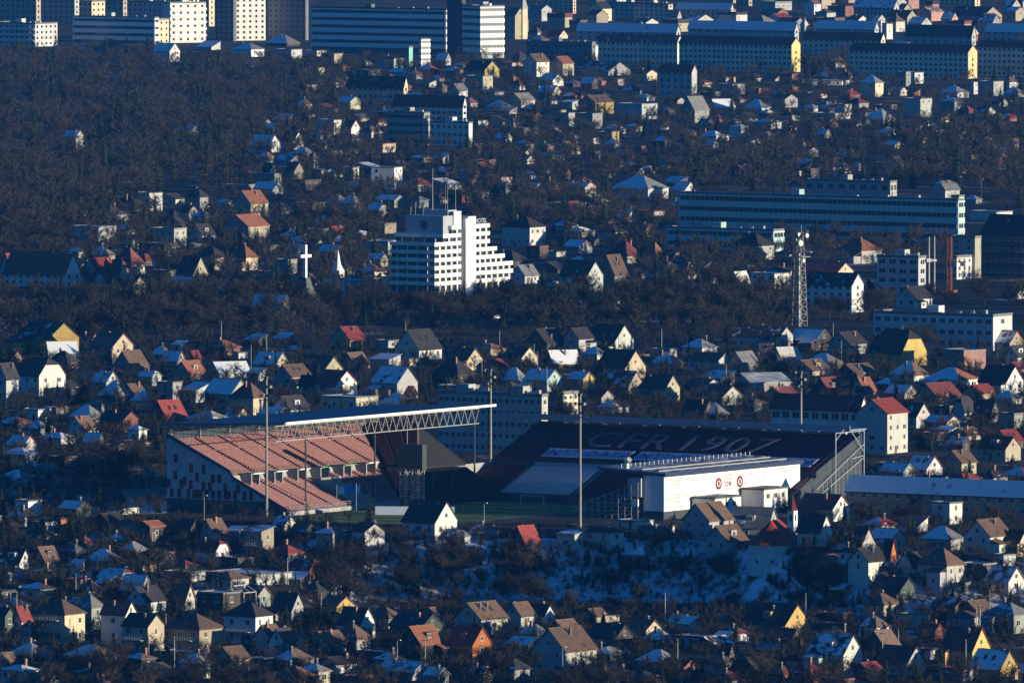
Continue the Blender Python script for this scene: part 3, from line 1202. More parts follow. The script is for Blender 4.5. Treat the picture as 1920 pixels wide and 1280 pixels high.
# ------------------------------------------------------------------ schools, offices, apartment and office towers
B_ = block
B_('school', 'long white two-storey school with a dark roof behind the stadium canopy', 'school', 1448, 1612, 1626, 838, 766, 'W', 2, cols=9, gable=3.2, rc='m', sn=1, ww=3.2, wh=1.9)
house(1655, 850, 97, 76, 24, 'g', 'W', 'r', 0, 57, ratio=0.92, name='school_wing', label='tall white school wing with lit end wall and red roof beside the stadium')
B_('apartment_block', 'weathered grey apartment block under the tip of the slanting stand roof', 'apartment block', 821, 911, 919, 850, 740, (.45, .45, .43), 5, cols=8, sn=6)
B_('apartment_block', 'grey apartment block beside the far end of the thin stadium canopy', 'apartment block', 921, 1016, 1025, 854, 744, (.47, .44, .38), 5, cols=8, sn=6)
B_('apartment_house', 'lit cream block partly hidden by a dark tree above the stadium', 'apartment block', 1046, 1056, 1084, 778, 740, 'C', 3, colsr=3)
B_('terraced_block', 'long low white flat-roofed block with a lit cream end wall', 'apartment block', 1642, 1862, 1900, 657, 594, (.6, .6, .6), 3, cols=13, colsr=1, sn=7, ww=2.2, wh=1.6)
B_('apartment_house', 'white four-storey apartment house with dark roof beside the steel mast', 'apartment block', 1510, 1597, 1620, 586, 534, 'W', 4, cols=6, gable=3.6, rc='k', sn=2, colsr=1)
B_('office_block', 'very long teal office block with rows of windows behind the trees', 'office block', 1278, 1796, 1808, 456, 377, (.42, .56, .53), 4, style='bands', band='teal_panel', sn=7, rc='g')
B_('office_block', 'low teal wing in front of the long teal office block', 'office block', 1252, 1450, 1470, 472, 434, (.40, .54, .52), 2, style='bands', band='teal_panel', sn=8)
B_('unfinished_building', 'roofless concrete shell with big window holes above the teal office', 'building shell', 1510, 1669, 1682, 384, 343, (.40, .38, .35), 2, cols=8, ww=3.2, wh=3.0, sn=5, colsr=2)
B_('tower_block', 'narrow white tower at the end of the teal office block', 'tower', 1784, 1798, 1808, 444, 370, 'W', 6, cols=1, right='blank')
B_('slab_block', 'bare beige slab building beside the red construction crane', 'building', 1783, 1828, 1840, 522, 447, (.40, .37, .30), 6, cols=2, right='blank', sn=5)
B_('apartment_house', 'small bright white block in front of the bare beige slab', 'apartment block', 1788, 1794, 1824, 524, 484, 'W', 3, colsr=3, right='same')
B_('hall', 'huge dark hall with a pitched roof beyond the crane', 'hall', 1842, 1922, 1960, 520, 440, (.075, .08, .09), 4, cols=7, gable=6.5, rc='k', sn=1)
B_('construction_site_block', 'unfinished grey concrete block with open floors behind the gabled black house', 'building shell', 1646, 1722, 1738, 553, 484, (.5, .5, .5), 4, cols=4, ww=3.0, wh=1.8, sn=5)
DC = (.78, .74, .58)
B_('dormitory', 'dormitory whose bright yellow gable end stands by dark trees', 'dormitory', 1275, 1484, 1501, 136, 84, DC, 5, cols=24, colsr=1, gable=3.4, rc='m', sn=1, endc=(.70, .56, .22))
B_('dormitory', 'dormitory with grey fronts and small lit white stair tower', 'dormitory', 1122, 1270, 1279, 126, 78, DC, 4, cols=18, gable=3.0, rc='m', sn=2)
B_('dormitory', 'short red-roofed dormitory set back between the two yellow-ended dormitories', 'dormitory', 1508, 1652, 1660, 112, 74, DC, 4, cols=15, gable=3.2, rc='m', sn=1)
B_('dormitory', 'long dormitory with a cream-yellow gable end and dark red roof', 'dormitory', 1596, 1815, 1833, 148, 98, DC, 5, cols=24, colsr=1, gable=3.4, rc='m', sn=1, endc=(.68, .54, .28))
B_('dormitory', 'dormitory at the outer end of the row beyond the cream-yellow gable', 'dormitory', 1836, 1960, 1975, 146, 90, DC, 5, cols=14, gable=3.0, rc='m', sn=1)
B_('stair_tower', 'slim white lit stair tower standing before the grey dormitory', 'tower', 1111, 1114, 1125, 114, 87, 'W', 4, cols=1, right='blank')
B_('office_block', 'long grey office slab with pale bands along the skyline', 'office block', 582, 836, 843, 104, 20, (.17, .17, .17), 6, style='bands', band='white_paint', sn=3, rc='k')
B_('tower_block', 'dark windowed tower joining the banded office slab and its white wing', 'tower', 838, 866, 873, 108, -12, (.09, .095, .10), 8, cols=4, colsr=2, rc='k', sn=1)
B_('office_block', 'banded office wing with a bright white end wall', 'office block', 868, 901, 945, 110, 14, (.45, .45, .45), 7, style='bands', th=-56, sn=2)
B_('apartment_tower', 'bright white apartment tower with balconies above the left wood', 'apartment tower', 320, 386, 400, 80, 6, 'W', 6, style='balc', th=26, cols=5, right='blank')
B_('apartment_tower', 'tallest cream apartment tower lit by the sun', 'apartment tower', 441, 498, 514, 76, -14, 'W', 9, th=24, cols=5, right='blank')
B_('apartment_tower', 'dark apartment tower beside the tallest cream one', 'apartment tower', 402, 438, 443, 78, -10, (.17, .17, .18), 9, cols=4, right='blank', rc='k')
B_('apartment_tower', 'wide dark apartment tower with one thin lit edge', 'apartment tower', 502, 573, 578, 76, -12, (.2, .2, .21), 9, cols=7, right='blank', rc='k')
B_('school', 'grey banded school slab behind the wood with a red end', 'school', 134, 290, 297, 88, 35, (.5, .5, .5), 4, style='bands', band='white_paint', sn=8)
B_('stair_tower', 'lit white and cream stair block at the red end of the grey school', 'tower', 291, 298, 316, 84, 38, 'C', 4, cols=1, colsr=2)
B_('apartment_house', 'white flat-roofed apartment house with balconies and snowy roof edge at the wood', 'apartment block', -24, 66, 106, 88, 46, (.6, .6, .6), 4, cols=9, style='balc', sn=9, th=-40)
for a in ((-12, 68, 76, 50, -14, 'B', 6, 'beige apartment block rising over the snowy white apartment house'), (78, 140, 148, 48, -10, 'G', 6, 'grey apartment block behind the banded school slab'),
          (146, 172, 196, 46, 4, 'C', 4, 'cream apartment block with a lit end above the banded school'), (199, 231, 238, 42, 2, 'B', 4, 'beige apartment block between the lit cream block and the pale long block'),
          (238, 314, 322, 44, 6, 'G', 4, 'pale grey long block with small windows beside the white balcony tower'), (386, 392, 402, 50, 0, 'C', 5, 'slim cream block squeezed behind the white balcony tower')):
    B_('apartment_block', a[7], 'apartment block', a[0], a[1], a[2], a[3], a[4], a[5], a[6], th=-40 if a[1] == 172 else -33.3)
B_('apartment_block', 'narrow cream block with striped lit wall before the office slab', 'apartment block', 786, 790, 806, 130, 75, 'C', 5, style='bands', th=-60)
B_('lift_tower', 'slim turquoise lift tower before the banded office slab', 'tower', 763, 767, 774, 126, 90, (.25, .55, .52), 4, cols=1, right='blank')
B_('villa_block', 'long cream building with a black mansard roof below the office slab', 'apartment block', 650, 757, 765, 190, 162, 'C', 2, cols=11, gable=4.6, rc='k', sn=2)
B_('villa_block', 'long white building with a dark red roof and open galleries', 'apartment block', 737, 868, 874, 230, 196, 'W', 3, cols=13, gable=3.8, rc='m', sn=0, ww=2.0)
B_('office_block', 'beige office block with grey bands and a ragged lit edge', 'office block', 727, 795, 805, 274, 214, 'B', 4, style='bands', band='concrete', sn=6)
B_('apartment_block', 'white block of small square windows below the red-roofed galleries', 'apartment block', 806, 879, 884, 276, 232, 'W', 3, cols=7, right='blank', sn=7)
B_('apartment_block', 'grey four-storey block with red roof and one lit edge', 'apartment block', 1236, 1297, 1307, 182, 134, 'G', 4, cols=5, gable=3, rc='m', sn=0, right='blank')
B_('office_block', 'low dark office hall in front of the church with the spire', 'office block', 987, 1110, 1117, 122, 82, (.2, .21, .22), 3, cols=14, sn=6)
B_('apartment_block', 'wide grey block of the old town with snow on its roof', 'apartment block', 1125, 1245, 1253, 34, 8, 'G', 3, cols=13, sn=7)
B_('apartment_block', 'grey block with black dormered roof among the old town roofs', 'apartment block', 1602, 1676, 1686, 46, 14, 'G', 4, cols=10, gable=4, rc='k', sn=5)
B_('row_house', 'snowy roofed terrace behind the grey dormitory', 'terrace', 1082, 1268, 1276, 78, 60, 'G', 2, cols=12, gable=4, sn=6, rc='k')
B_('row_house', 'snowy roofed terrace behind the yellow-ended dormitory', 'terrace', 1292, 1490, 1498, 78, 56, 'G', 2, cols=13, gable=4, sn=7, rc='k')
B_('row_house', 'snowy terrace beside the ragged lit white house front', 'terrace', 1532, 1640, 1648, 68, 54, 'G', 2, cols=8, gable=4, sn=8, rc='g')
B_('row_house', 'black mansard terrace with dormers behind the cream-yellow dormitory', 'terrace', 1700, 1822, 1830, 86, 66, 'G', 2, cols=9, gable=5, sn=1, rc='k')
B_('row_house', 'terrace with snowy roof at the outer end behind the dormitories', 'terrace', 1850, 1950, 1960, 82, 60, 'G', 2, cols=8, gable=4, sn=8, rc='g')
B_('barracks', 'very long cream barracks with a snow-covered roof beside the white stand', 'barracks', 1592, 1930, 1950, 970, 930, (.36, .32, .25), 2, cols=16, gable=3.4, rc='k', sn=6, th=-31)
B_('church_hall', 'long white parish hall with red tiled roof at the wood edge', 'hall', 4, 122, 150, 539, 513, 'W', 2, cols=9, gable=6.5, rc='o', sn=0)
house(186, 537, 66, 26, 26, 'g', 'W', 'r', 0, 48, name='parish_house', label='white parish house with a lit pink-red roof')
house(24, 514, 48, 14, 24, 'g', 'W', 'r', 0, 46, name='parish_house', label='white house added for the lit pink-red roof end of the parish hall')  # added house: its sunny slope stands in for the hall's lit roof
house(222, 537, 40, 22, 26, 'm', 'B', 'b', 0, -45, name='parish_house', label='small beige parish house with rounded gable beside the pink-red roof')
for k, (x, y, lab) in enumerate(((1203, 69, 'white stair turret with a pyramid roof over the grey dormitory'), (1346, 70, 'cream stair turret over the roof of the yellow-ended dormitory'),
                                 (1508, 62, 'stair turret with a bare pyramid roof behind the yellow gable'), (1651, 64, 'stair turret beside the ragged lit white house front'),
                                 (1826, 78, 'stair turret with a red band above the cream-yellow gable'))):
    house(x, y, 15, 14, 13, 'h', 'CWWWO'[k], 'w', 1, -40, ratio=1.0, name='stair_turret', label=lab)
house(1664, 74, 20, 28, 3, 'f', 'W', 'g', 2, -60, name='town_house', label='ragged bright white house front between two snowy terraces')
house(1696, 40, 26, 22, 10, 'g', 'C', 'b', 1, -58, name='chapel', label='lit cream chapel front among the old town roofs')
# church with spires beside the white-ended office wing
_rt, _L, _W, _h, _rh = house(966, 74, 38, 44, 14, 'g', 'C', 'b', 1, -52, name='church', label='lit cream church with a pointed spire beside the white office wing')
_s = MB(); _s.box(-1.8, 1.8, -1.8, 1.8, 0, _h + 4); part('tower', _s, 'wall', _rt, loc=(_L * .5 - 1, 3.0, 0), color=WALLC['C'])
_s = MB()
for _i in range(4):
    _a, _b = [(2.1, -2.1), (2.1, 2.1), (-2.1, 2.1), (-2.1, -2.1)][_i], [(2.1, 2.1), (-2.1, 2.1), (-2.1, -2.1), (2.1, -2.1)][_i]
    _s.poly([(*_a, _h + 4), (*_b, _h + 4), (0, 0, _h + 13)])
part('spire', _s, 'concrete', _rt, loc=(_L * .5 - 1, 3.0, 0))

# ------------------------------------------------------------------ tower hotel with stepped balconies
TH = R(-33.3)
U, V = Vector((math.cos(TH), math.sin(TH), 0)), Vector((-math.sin(TH), math.cos(TH), 0))


def hotel():
    p, m = gp(815, 563)
    root = thing('hotel', 'white stepped hotel tower with balcony bands and rooftop masts', 'hotel', p, TH)
    fh = 2.7

    def storey(x0, x1, y0, y1, z, win_y=True):
        b = MB(); b.box(x0 + .5, x1 - .45, y0 + .5, y1 - .5, z, z + fh); part('storey', b, 'dark_facade', root)
        b = MB()
        b.box(x0, x1, y0, y1, z + fh - .12, z + fh + .12)
        zz = z + fh + .12
        for q in ((x0, x1, y0, y0 + .18), (x0, x1, y1 - .18, y1), (x0, x0 + .18, y0 + .18, y1 - .18), (x1 - .18, x1, y0 + .18, y1 - .18)):
            b.box(*q, zz, zz + .88)
        b.box(x0, x1, y0, y0 + .16, z + fh - .3, z + fh - .125)
        b.box(x1 - .16, x1, y0 + .165, y1, z + fh - .4, z + fh - .125)
        part('balcony_band', b, 'wall', root, color=(.80, .79, .75))
        b = MB()
        n = int((y1 - y0 - 1.5) / 3.3)
        for j in range(n):
            yy = y0 + 1 + (j + .5) * (y1 - y0 - 2) / n
            b.box(x1 - .448, x1 - .36, yy - 1.2, yy + .5, z + .35, z + 2.1, 0)
            b.box(x1 - .448, x1 - .30, yy + .5, yy + 1.3, z + .05, z + fh - .52, 1)
        n = int((x1 - x0 - 1.5) / 4)
        for j in range(n):
            xx = x0 + 1 + (j + .5) * (x1 - x0 - 2) / n
            b.box(xx - .1, xx + .1, y0 + .02, y0 + .48, z + .13, z + fh - .52, 1)
        part('window_row', b, ['glass', 'white_paint'], root)

    # ground floor on posts
    b = MB(); b.box(-18, -1.5, 1.5, 46, -2, 2.6); part('ground_floor', b, 'dark_facade', root)
    b = MB()
    for yy in range(0, 48, 6):
        b.box(-.5, -.1, yy + .2, yy + .6, -2, 2.7)
    part('post', b, 'white_paint', root)
    for k in range(6):
        z = 2.6 + k * fh - .0
        storey(-18.6, 0, 0, 16.5, z)
    storey(-20.5, 0, 5.3, 16.5, 2.6 + 6 * fh)
    storey(-16.5, 0, 10.6, 16.5, 2.6 + 7 * fh)
    b = MB(); b.box(-18, -2.6, 15.5, 21, -2, 25.5); part('core', b, 'grey_paint', root)
    ends = (49, 49, 43.8, 39, 34.4, 34.5, 34.5, 34.5)
    lv = (46, 49, 49, 43.8, 38.9, 34.4, 34.5, 34.5)
    for k in range(8):
        storey(-16, 0, 25, lv[k], 2.6 + k * fh)
    b = MB(); b.box(-16, .25, 19, 25.4, -2, 2.6 + 8 * fh + 3.2); b.box(-6, .25, 20.5, 25.2, 2.6 + 8 * fh + 3.2, 2.6 + 8 * fh + 3.8)
    part('stair_tower', b, 'wall', root, color=(.80, .79, .75))
    z0 = 2.6 + 8 * fh
    b = MB(); b.box(-17, -1.5, 7.5, 16.6, z0 - 5.2, z0 + 4.4); part('penthouse', b, 'grey_paint', root)
    b = MB(); b.box(-14, -3.2, 13, 18.5, z0 + 4.4, z0 + 6.2); part('machine_room', b, 'grey_paint', root)
    b = MB(); b.box(-10.8, -8.0, 7.4, 7.5 + .02, z0 - .2, z0 + 2.6); part('opening', b, 'dark_metal', root)
    b = MB()
    b.prism([(16.7, z0 - 1), (29.5, z0 - 1), (29.5, z0 + .3), (19, z0 + 5.0), (16.7, z0 + 5.0)], 'x', -15, -6.5)
    part('sloping_roof', b, 'concrete', root)
    b = MB(); b.box(-1.5, -1.0, 13.5, 18, z0 + 1, z0 + 5.8); b.bar((-1.2, 14.5, z0 - .5), (-1.2, 14.5, z0 + 1.2), .9, 0, 10)
    part('rooftop_frame', b, 'white_paint', root)
    for (x, y, zb, hh, r) in ((-9.5, 13, z0 + 6, 14.5, .2), (-6, 17, z0 + 6, 9, .1), (-7.5, 18, z0 + 6, 8.5, .1), (-5, 20.5, z0 + 3, 11, .14), (-14, 9, z0 + 4.4, 4.5, .1), (-16, 9, z0 + 4.4, 3.0, .1), (-12, 11, z0 + 4.4, 3.8, .1)):
        b = MB(); b.bar((x, y, zb - .2), (x, y, zb + hh), r, 0, 6, r * .5)
        if hh < 5:
            b.box(x - .25, x + .25, y - .15, y + .15, zb + hh - 1.8, zb + hh)
        part('antenna', b, 'mast_grey', root)
    text_part('HOTEL', 2.3, 'banner_white', root, frame((-.6, 26.0, z0 + 1.3), (0, 1, 0), (0, 0, 1)), extrude=.1)
    FOOT.append((p.x, p.y + 18, 26, 730, 960, 385, 560))
    # low annex on the left
    house(718, 478, 62, 24, 2, 'f', 'W', 'g', 8, -33, name='hotel_annex', label='low white flat-roofed annex beside the stepped hotel')


hotel()


def cross():
    p, m = gp(572, 566)
    root = thing('cross_monument', 'tall white cross on a dark concave concrete tent', 'monument', p, TH)
    b = MB()
    prof = [(4.6, -1), (3.0, 2.6), (1.9, 5.2), (1.2, 8.4)]
    for i in range(3):
        a, z0 = prof[i]; c, z1 = prof[i + 1]
        for q in range(4):
            d = [(1, -1), (1, 1), (-1, 1), (-1, -1)]
            s, t = d[q], d[(q + 1) % 4]
            b.poly([(s[0] * a, s[1] * a, z0), (t[0] * a, t[1] * a, z0), (t[0] * c, t[1] * c, z1), (s[0] * c, s[1] * c, z1)])
    part('base', b, 'dark_concrete', root)
    b = MB()
    b.box(-.55, .55, -.55, .55, 4, 19.6)
    b.box(-3.2, -.555, -.5, .5, 15.2, 16.2)
    b.box(-.5, .5, -3.2, 3.2, 15.2, 16.2)
    part('cross', b, 'white_paint', root)


cross()

p, m = gp(634, 530)
_c = thing('chapel_spire', 'white pointed chapel spire between the cross and the hotel', 'church', p, TH)
_s = MB(); _s.box(-1.6, 1.6, -1.6, 1.6, -1, 4.5); part('tower', _s, 'white_paint', _c)
_s = MB()
_s.bar((0, 0, 4.5), (0, 0, 6.5), 2.1, 0, 8, 1.0); _s.bar((0, 0, 6.5), (0, 0, 11.5), 1.0, 0, 8, .08); part('spire', _s, 'white_paint', _c)


def lattice(b, w0, w1, z0, z1, n, r=.09, mi=0, cx=0, cy=0):
    for sx, sy in ((1, 1), (1, -1), (-1, -1), (-1, 1)):
        b.bar((cx + sx * w0 / 2, cy + sy * w0 / 2, z0), (cx + sx * w1 / 2, cy + sy * w1 / 2, z1), r * 1.5, mi)
    for k in range(n):
        t0, t1 = k / n, (k + 1) / n
        a, c = (w0 + (w1 - w0) * t0) / 2, (w0 + (w1 - w0) * t1) / 2
        za, zb = z0 + (z1 - z0) * t0, z0 + (z1 - z0) * t1
        d = [(1, 1), (1, -1), (-1, -1), (-1, 1)]
        for q in range(4):
            s, t = d[q], d[(q + 1) % 4]
            if (k + q) % 2:
                s, t = t, s
            b.bar((cx + s[0] * a, cy + s[1] * a, za), (cx + t[0] * c, cy + t[1] * c, zb), r, mi)
            b.bar((cx + s[0] * c, cy + s[1] * c, zb), (cx + t[0] * c, cy + t[1] * c, zb), r, mi)


def radio_mast():
    p, m = gp(1499, 612)
    h = 182 * m
    root = thing('radio_mast', 'square lattice radio mast with dishes and a ring platform', 'radio mast', p, TH)
    b = MB(); lattice(b, 3.7, 2.3, -.5, h * .80, 11, .12); part('lattice', b, 'mast_grey', root)
    b = MB(); b.box(-1.0, .4, -1.0, .4, 0, h * .76); part('cable_ladder', b, 'concrete', root)
    b = MB(); lattice(b, 2.0, 1.6, h * .80, h * .97, 3, .1); part('head_frame', b, 'mast_grey', root)
    b = MB(); b.box(-.9, 4.6, -.6, .6, h * .765, h * .775); b.box(-2.6, 2.6, -2.6, 2.6, h * .715, h * .722)
    for q in range(6):
        b.bar((-.8 + q, -.6, h * .775), (-.8 + q, -.6, h * .80), .06)
    b.bar((-.9, -.6, h * .80), (4.6, -.6, h * .80), .07); part('platform', b, 'steel', root)
    for (x, y, z, r) in ((.9, -1.0, .86, 1.1), (.4, -1.4, .95, .7), (2.9, -.4, .94, .8), (-1.4, -.5, .9, .6), (1.2, .3, .68, .7)):
        b = MB(); b.bar((x, y, h * z), (x + .45, y - .15, h * z), r, 0, 14, r * .8); part('dish', b, 'white_paint', root)
    for (x, y, z) in ((2.4, .3, .9), (3.0, .3, .9), (-.6, .6, .93), (.2, .7, .95)):
        b = MB(); b.bar((x, y, h * z), (x, y, h * z + 3.0), .12); part('antenna', b, 'steel', root)


radio_mast()


def crane():
    p, m = gp(1780, 548)
    h = 104 * m
    root = thing('tower_crane', 'rusty red construction crane beside the bare beige slab', 'crane', p, R(158))
    b = MB(); lattice(b, 1.3, 1.3, -.5, h, 14, .11); part('tower', b, 'rust_steel', root)
    b = MB()
    for y in (-.5, .5):
        b.bar((-6, y, h * .56), (24, y, h * .50), .12)
    b.bar((-6, 0, h * .56 + 1), (24, 0, h * .50 + .6), .12)
    for k in range(20):
        x = -6 + 1.5 * k
        z = h * .56 - (h * .06) * (x + 6) / 30
        b.bar((x, -.5, z), (x + .75, 0, z + .9), .07); b.bar((x + .75, 0, z + .9), (x + 1.5, .5, z), .07)
    part('jib', b, 'rust_steel', root)
    b = MB(); b.box(-6, -4.2, -.8, .8, h * .56 - 1.6, h * .56 - .1); part('counterweight', b, 'concrete', root)
    b = MB(); b.box(-2.2, 2.2, -2.2, 2.2, -.5, .8); part('base', b, 'rust_steel', root)
    for k, (x, yb, top, lab) in enumerate(((1742, 552, 444, 'tall grey steel pole with a round lamp near the crane'), (1752, 550, 443, 'thin steel pole close behind the grey lamp pole'))):
        q, m2 = gp(x, yb)
        r = thing('steel_pole', lab, 'pole', q)
        b = MB(); b.bar((0, 0, -.5), (0, 0, (yb - top) * m2), .32, 0, 8, .18); part('shaft', b, 'steel', r)
        b = MB(); b.bar((-.8, 0, (yb - 488) * m2), (.8, 0, (yb - 488) * m2), .7 - .3 * k, 0, 10); part('lamp', b, 'white_paint', r)


crane()


def smoke():
    """thin steam rising from a chimney: a small real volume"""
    p, m = gp(1648, 575)
    b = MB()
    rg = random.Random(3)
    pts = [(0, 1.5, .5), (-.6, 3.2, .8), (-1.5, 5, 1.0), (-2.6, 6.6, 1.1), (-3.4, 8, .9), (-3.6, 9.4, .5)]
    for (x0, z0, r0), (x1, z1, r1) in zip(pts, pts[1:]):
        b.bar((x0, 0, z0), (x1, 0, z1), r0, 0, 10, r1)
    me = b.mesh('smoke', ['concrete'])
    me.materials.clear()
    mt = bpy.data.materials.new('steam')
    mt.use_nodes = True
    nt = mt.node_tree
    nt.nodes.remove(nt.nodes['Principled BSDF'])
    v = N(nt, 'ShaderNodeVolumePrincipled')
    v.inputs['Color'].default_value = (.9, .92, .95, 1)
    v.inputs['Density'].default_value = .45
    nt.links.new(v.outputs[0], nt.nodes['Material Output'].inputs['Volume'])
    me.materials.append(mt)
    o = link('smoke', me, None, p)
    o['kind'] = 'stuff'
    o['label'] = 'thin white smoke drifting beside the white apartment house'


smoke()

# ------------------------------------------------------------------ stadium


def stand_local(px, py):
    p, m = gp(px, py)
    return p


def left_stand():
    A, m = gp(315, 957)
    Ls, Wd = 97.0, 38.0
    root = thing('grandstand', 'sunlit red-seated stadium stand under a slanting truss roof', 'grandstand', A, TH)

    def zs(x):
        return 18.0 - (x - 1) * (8.3 / 19) if x < 20 else 8.0 - (x - 20.6) * (6.6 / 16.4)
    # end wall with its raked top
    b = MB()
    b.prism([(0, 3.4), (Wd - 5, 3.4), (21, 8.8), (20, 10.4), (.8, 19), (0, 19)], 'y', -.5, 0)
    part('end_wall', b, 'wall', root, color=(.44, .46, .48))
    b = MB()
    b.prism([(0, -2), (Wd, -2), (Wd, 1.0), (Wd - 5, 3.4), (0, 3.4)], 'y', -.4, 0)
    part('end_wall_base', b, 'dark_facade', root)
    b = MB()
    b.prism([(0, 19), (.8, 19), (20, 10.4), (21, 8.8), (Wd, 1.0), (Wd, 1.7), (21, 9.6), (20, 11.2), (.9, 19.9), (0, 19.9)], 'y', -.9, -.505)
    part('raked_coping', b, 'navy_sheet', root)
    b = MB()
    sq = [(87, 355), (175, 405), (247, 410), (85, 450), (138, 480), (208, 455), (300, 460), (335, 460), (48, 495), (120, 497), (173, 498), (245, 503), (282, 505), (370, 510), (443, 510)]
    sq += [(x, 548) for x in (65, 108, 160, 193, 210, 227, 263, 300, 335, 372, 390, 425, 478, 515)]
    for zx, zy in sq:
        x = (zx - 46) / 537 * 29.6
        z = (652 - zy) / 3 * .138
        b = MB(); b.box(x - .1, x + 1.1, -.53, -.495, max(3.45, z - 1.15), z + 1.1); part('red_panel', b, 'panel_red', root)
    b = MB()
    for x, w in ((12.5, 1.6), (15, 1.0), (17.5, 3.5), (22.5, 2.2)):
        b.box(x, x + w, -.44, -.39, 2.2, 4.2)
    part('lower_panels', b, 'rust_steel', root)
    # concrete steps
    b = MB()
    prof = [(0, -1), (Wd, -1), (Wd, 1.0)]
    nl, nu = 20, 24
    for i in range(nl):
        x1 = Wd - 1 - i * (16.2 / nl); x0 = x1 - 16.2 / nl
        z = 1.25 + 6.6 * i / nl
        prof += [(x1, z), (x0, z)]
    prof += [(20.6, 8.0), (20, 9.6)]
    for i in range(nu):
        x1 = 20 - i * (19 / nu); x0 = x1 - 19 / nu
        z = 9.7 + 8.3 * i / nu
        prof += [(x1, z), (x0, z)]
    prof += [(0, 18.4)]
    b.prism(prof, 'y', 0, Ls)
    part('terrace', b, 'concrete', root)
    # seat blocks between the aisles
    nb = 9
    bw = Ls / nb
    for tier in ('upper', 'lower'):
        for k in range(nb):
            if tier == 'lower' and k == 3:
                continue
            b = MB()
            y0, y1 = k * bw + .7, (k + 1) * bw - .7
            if tier == 'upper':
                for i in range(nu):
                    if 15 == i:
                        continue
                    x1 = 20 - i * (19 / nu)
                    z = 9.7 + 8.3 * i / nu
                    ye = min(y1, 88.5 - x1)
                    if ye < y0 + .5:
                        continue
                    b.box(x1 - .75, x1 - .30, y0, ye, z + .05, z + .40)
                    b.box(x1 - .79, x1 - .70, y0, ye, z + .40, z + .78)
            else:
                for i in range(nl):
                    x1 = Wd - 1 - i * (16.2 / nl)
                    z = 1.25 + 6.6 * i / nl
                    ye = min(y1, 88.5 - x1)
                    if ye < y0 + .5:
                        continue
                    b.box(x1 - .76, x1 - .30, y0, ye, z + .05, z + .40)
                    b.box(x1 - .80, x1 - .70, y0, ye, z + .40, z + .78)
            if b.v:
                part('seat_block', b, 'seat_red', root)
    # vomitories along the middle gangway
    for k in range(6):
        y = 4 + k * 10.6
        b = MB()
        b.box(19.5, 23.4, y, y + .35, 6.2, 9.9); b.box(19.5, 23.4, y + 3.6, y + 3.95, 6.2, 9.9)
        b.box(19.5, 23.4, y, y + 3.95, 9.9, 10.15)
        v = part('entrance', b, 'concrete', root)
        b = MB(); b.box(23.3, 24.6, y - .4, y + 4.3, 10.155, 10.35); part('canopy', b, 'green_paint' if k in (3, 4) else 'white_paint', v)
    b = MB(); b.box(20.7, 25.5, 3 * bw + .6, 4 * bw - .8, -1, 7.6); b.box(25.5, 29.0, 3 * bw + .6, 4 * bw - .8, -1, 5.9); b.box(29.0, 31.0, 3 * bw + .6, 4 * bw - .8, -1, 4.6)
    part('vip_platform', b, 'concrete', root)
    b = MB(); b.box(31.02, 31.12, 3 * bw + .2, 4 * bw - .4, 3.4, 5.4, 0)
    bn = part('banner', b, 'bright_blue', root)
    b = MB(); b.box(31.11, 31.15, 3 * bw + .2, 3 * bw + 3, 3.4, 5.4); b.box(31.11, 31.15, 4 * bw - 2.0, 4 * bw - .4, 3.4, 5.4); part('banner_end', b, 'white_paint', bn)
    # corner section: its rows turn across the end, facing the camera side
    cb, cs = MB(), MB()
    nc = 44
    for i in range(nc):
        v0, v1 = 51 + 37 * i / nc, 51 + 37 * (i + 1) / nc
        z = 1.3 + (6.6 * i / 19 if i < 20 else 7.9 + 8.8 * (i - 20) / 23)
        xa, xb = 38.3 - (v0 - 51), 46 - 27 * (v0 - 51) / 37
        cb.box(xa, xb, v0, 88.4, z - .9, z)
        for q0, q1 in ((.02, .31), (.345, .64), (.675, .98)):
            a_, b_ = xa + (xb - xa) * q0 + .3, xa + (xb - xa) * q1 - .3
            if b_ > a_ + .5:
                cs.box(a_, b_, v0 + .3, v0 + .72, z + .05, z + .42); cs.box(a_, b_, v0 + .7, v0 + .79, z + .42, z + .8)
    part('corner_terrace', cb, 'rubber_and_shade', root)  # near-black colour stands in for shade on the sunlit step ends
    part('seat_block', cs, 'seat_red', root)
    b = MB(); b.prism([(1.0, -1), (22, -1), (22, 15.8), (19, 17.6), (1, 17.6)], 'y', 88.403, 88.8); part('corner_back', b, 'dark_facade', root)
    # gangway railing
    b = MB()
    for z in (10.4, 10.9):
        b.bar((19.3, 0, z), (19.3, 68, z), .05)
    for k in range(34):
        b.bar((19.3, k * 2.02, 9.6), (19.3, k * 2.02, 10.9), .04)
    part('railing', b, 'dark_metal', root)
    b = MB()
    for z in (1.9, 2.4):
        b.bar((Wd - .2, 0, z), (Wd - .2, 50, z), .05)
    for k in range(25):
        b.bar((Wd - .2, k * 2.02, .8), (Wd - .2, k * 2.02, 2.4), .05)
    part('front_fence', b, 'steel', root)
    # rear wall and roof
    b = MB(); b.box(-.4, -.003, 0, Ls, -2, 20.2); part('rear_wall', b, 'dark_facade', root)
    zr, zf, x0, x1 = 22.2, 23.6, -1.5, 37.5
    b = MB(); b.hexa([(x0, -1.2, zr), (x1, -1.2, zf), (x1, Ls, zf), (x0, Ls, zr), (x0, -1.2, zr + .35), (x1, -1.2, zf + .35), (x1, Ls, zf + .35), (x0, Ls, zr + .35)])
    for k in range(33):
        y = -1 + 3.0 * k
        b.hexa([(x0, y, zr + .35), (x1, y, zf + .35), (x1, y + .12, zf + .35), (x0, y + .12, zr + .35), (x0, y, zr + .47), (x1, y, zf + .47), (x1, y + .12, zf + .47), (x0, y + .12, zr + .47)])
    rf = part('stand_roof', b, 'roof_sheet', root)
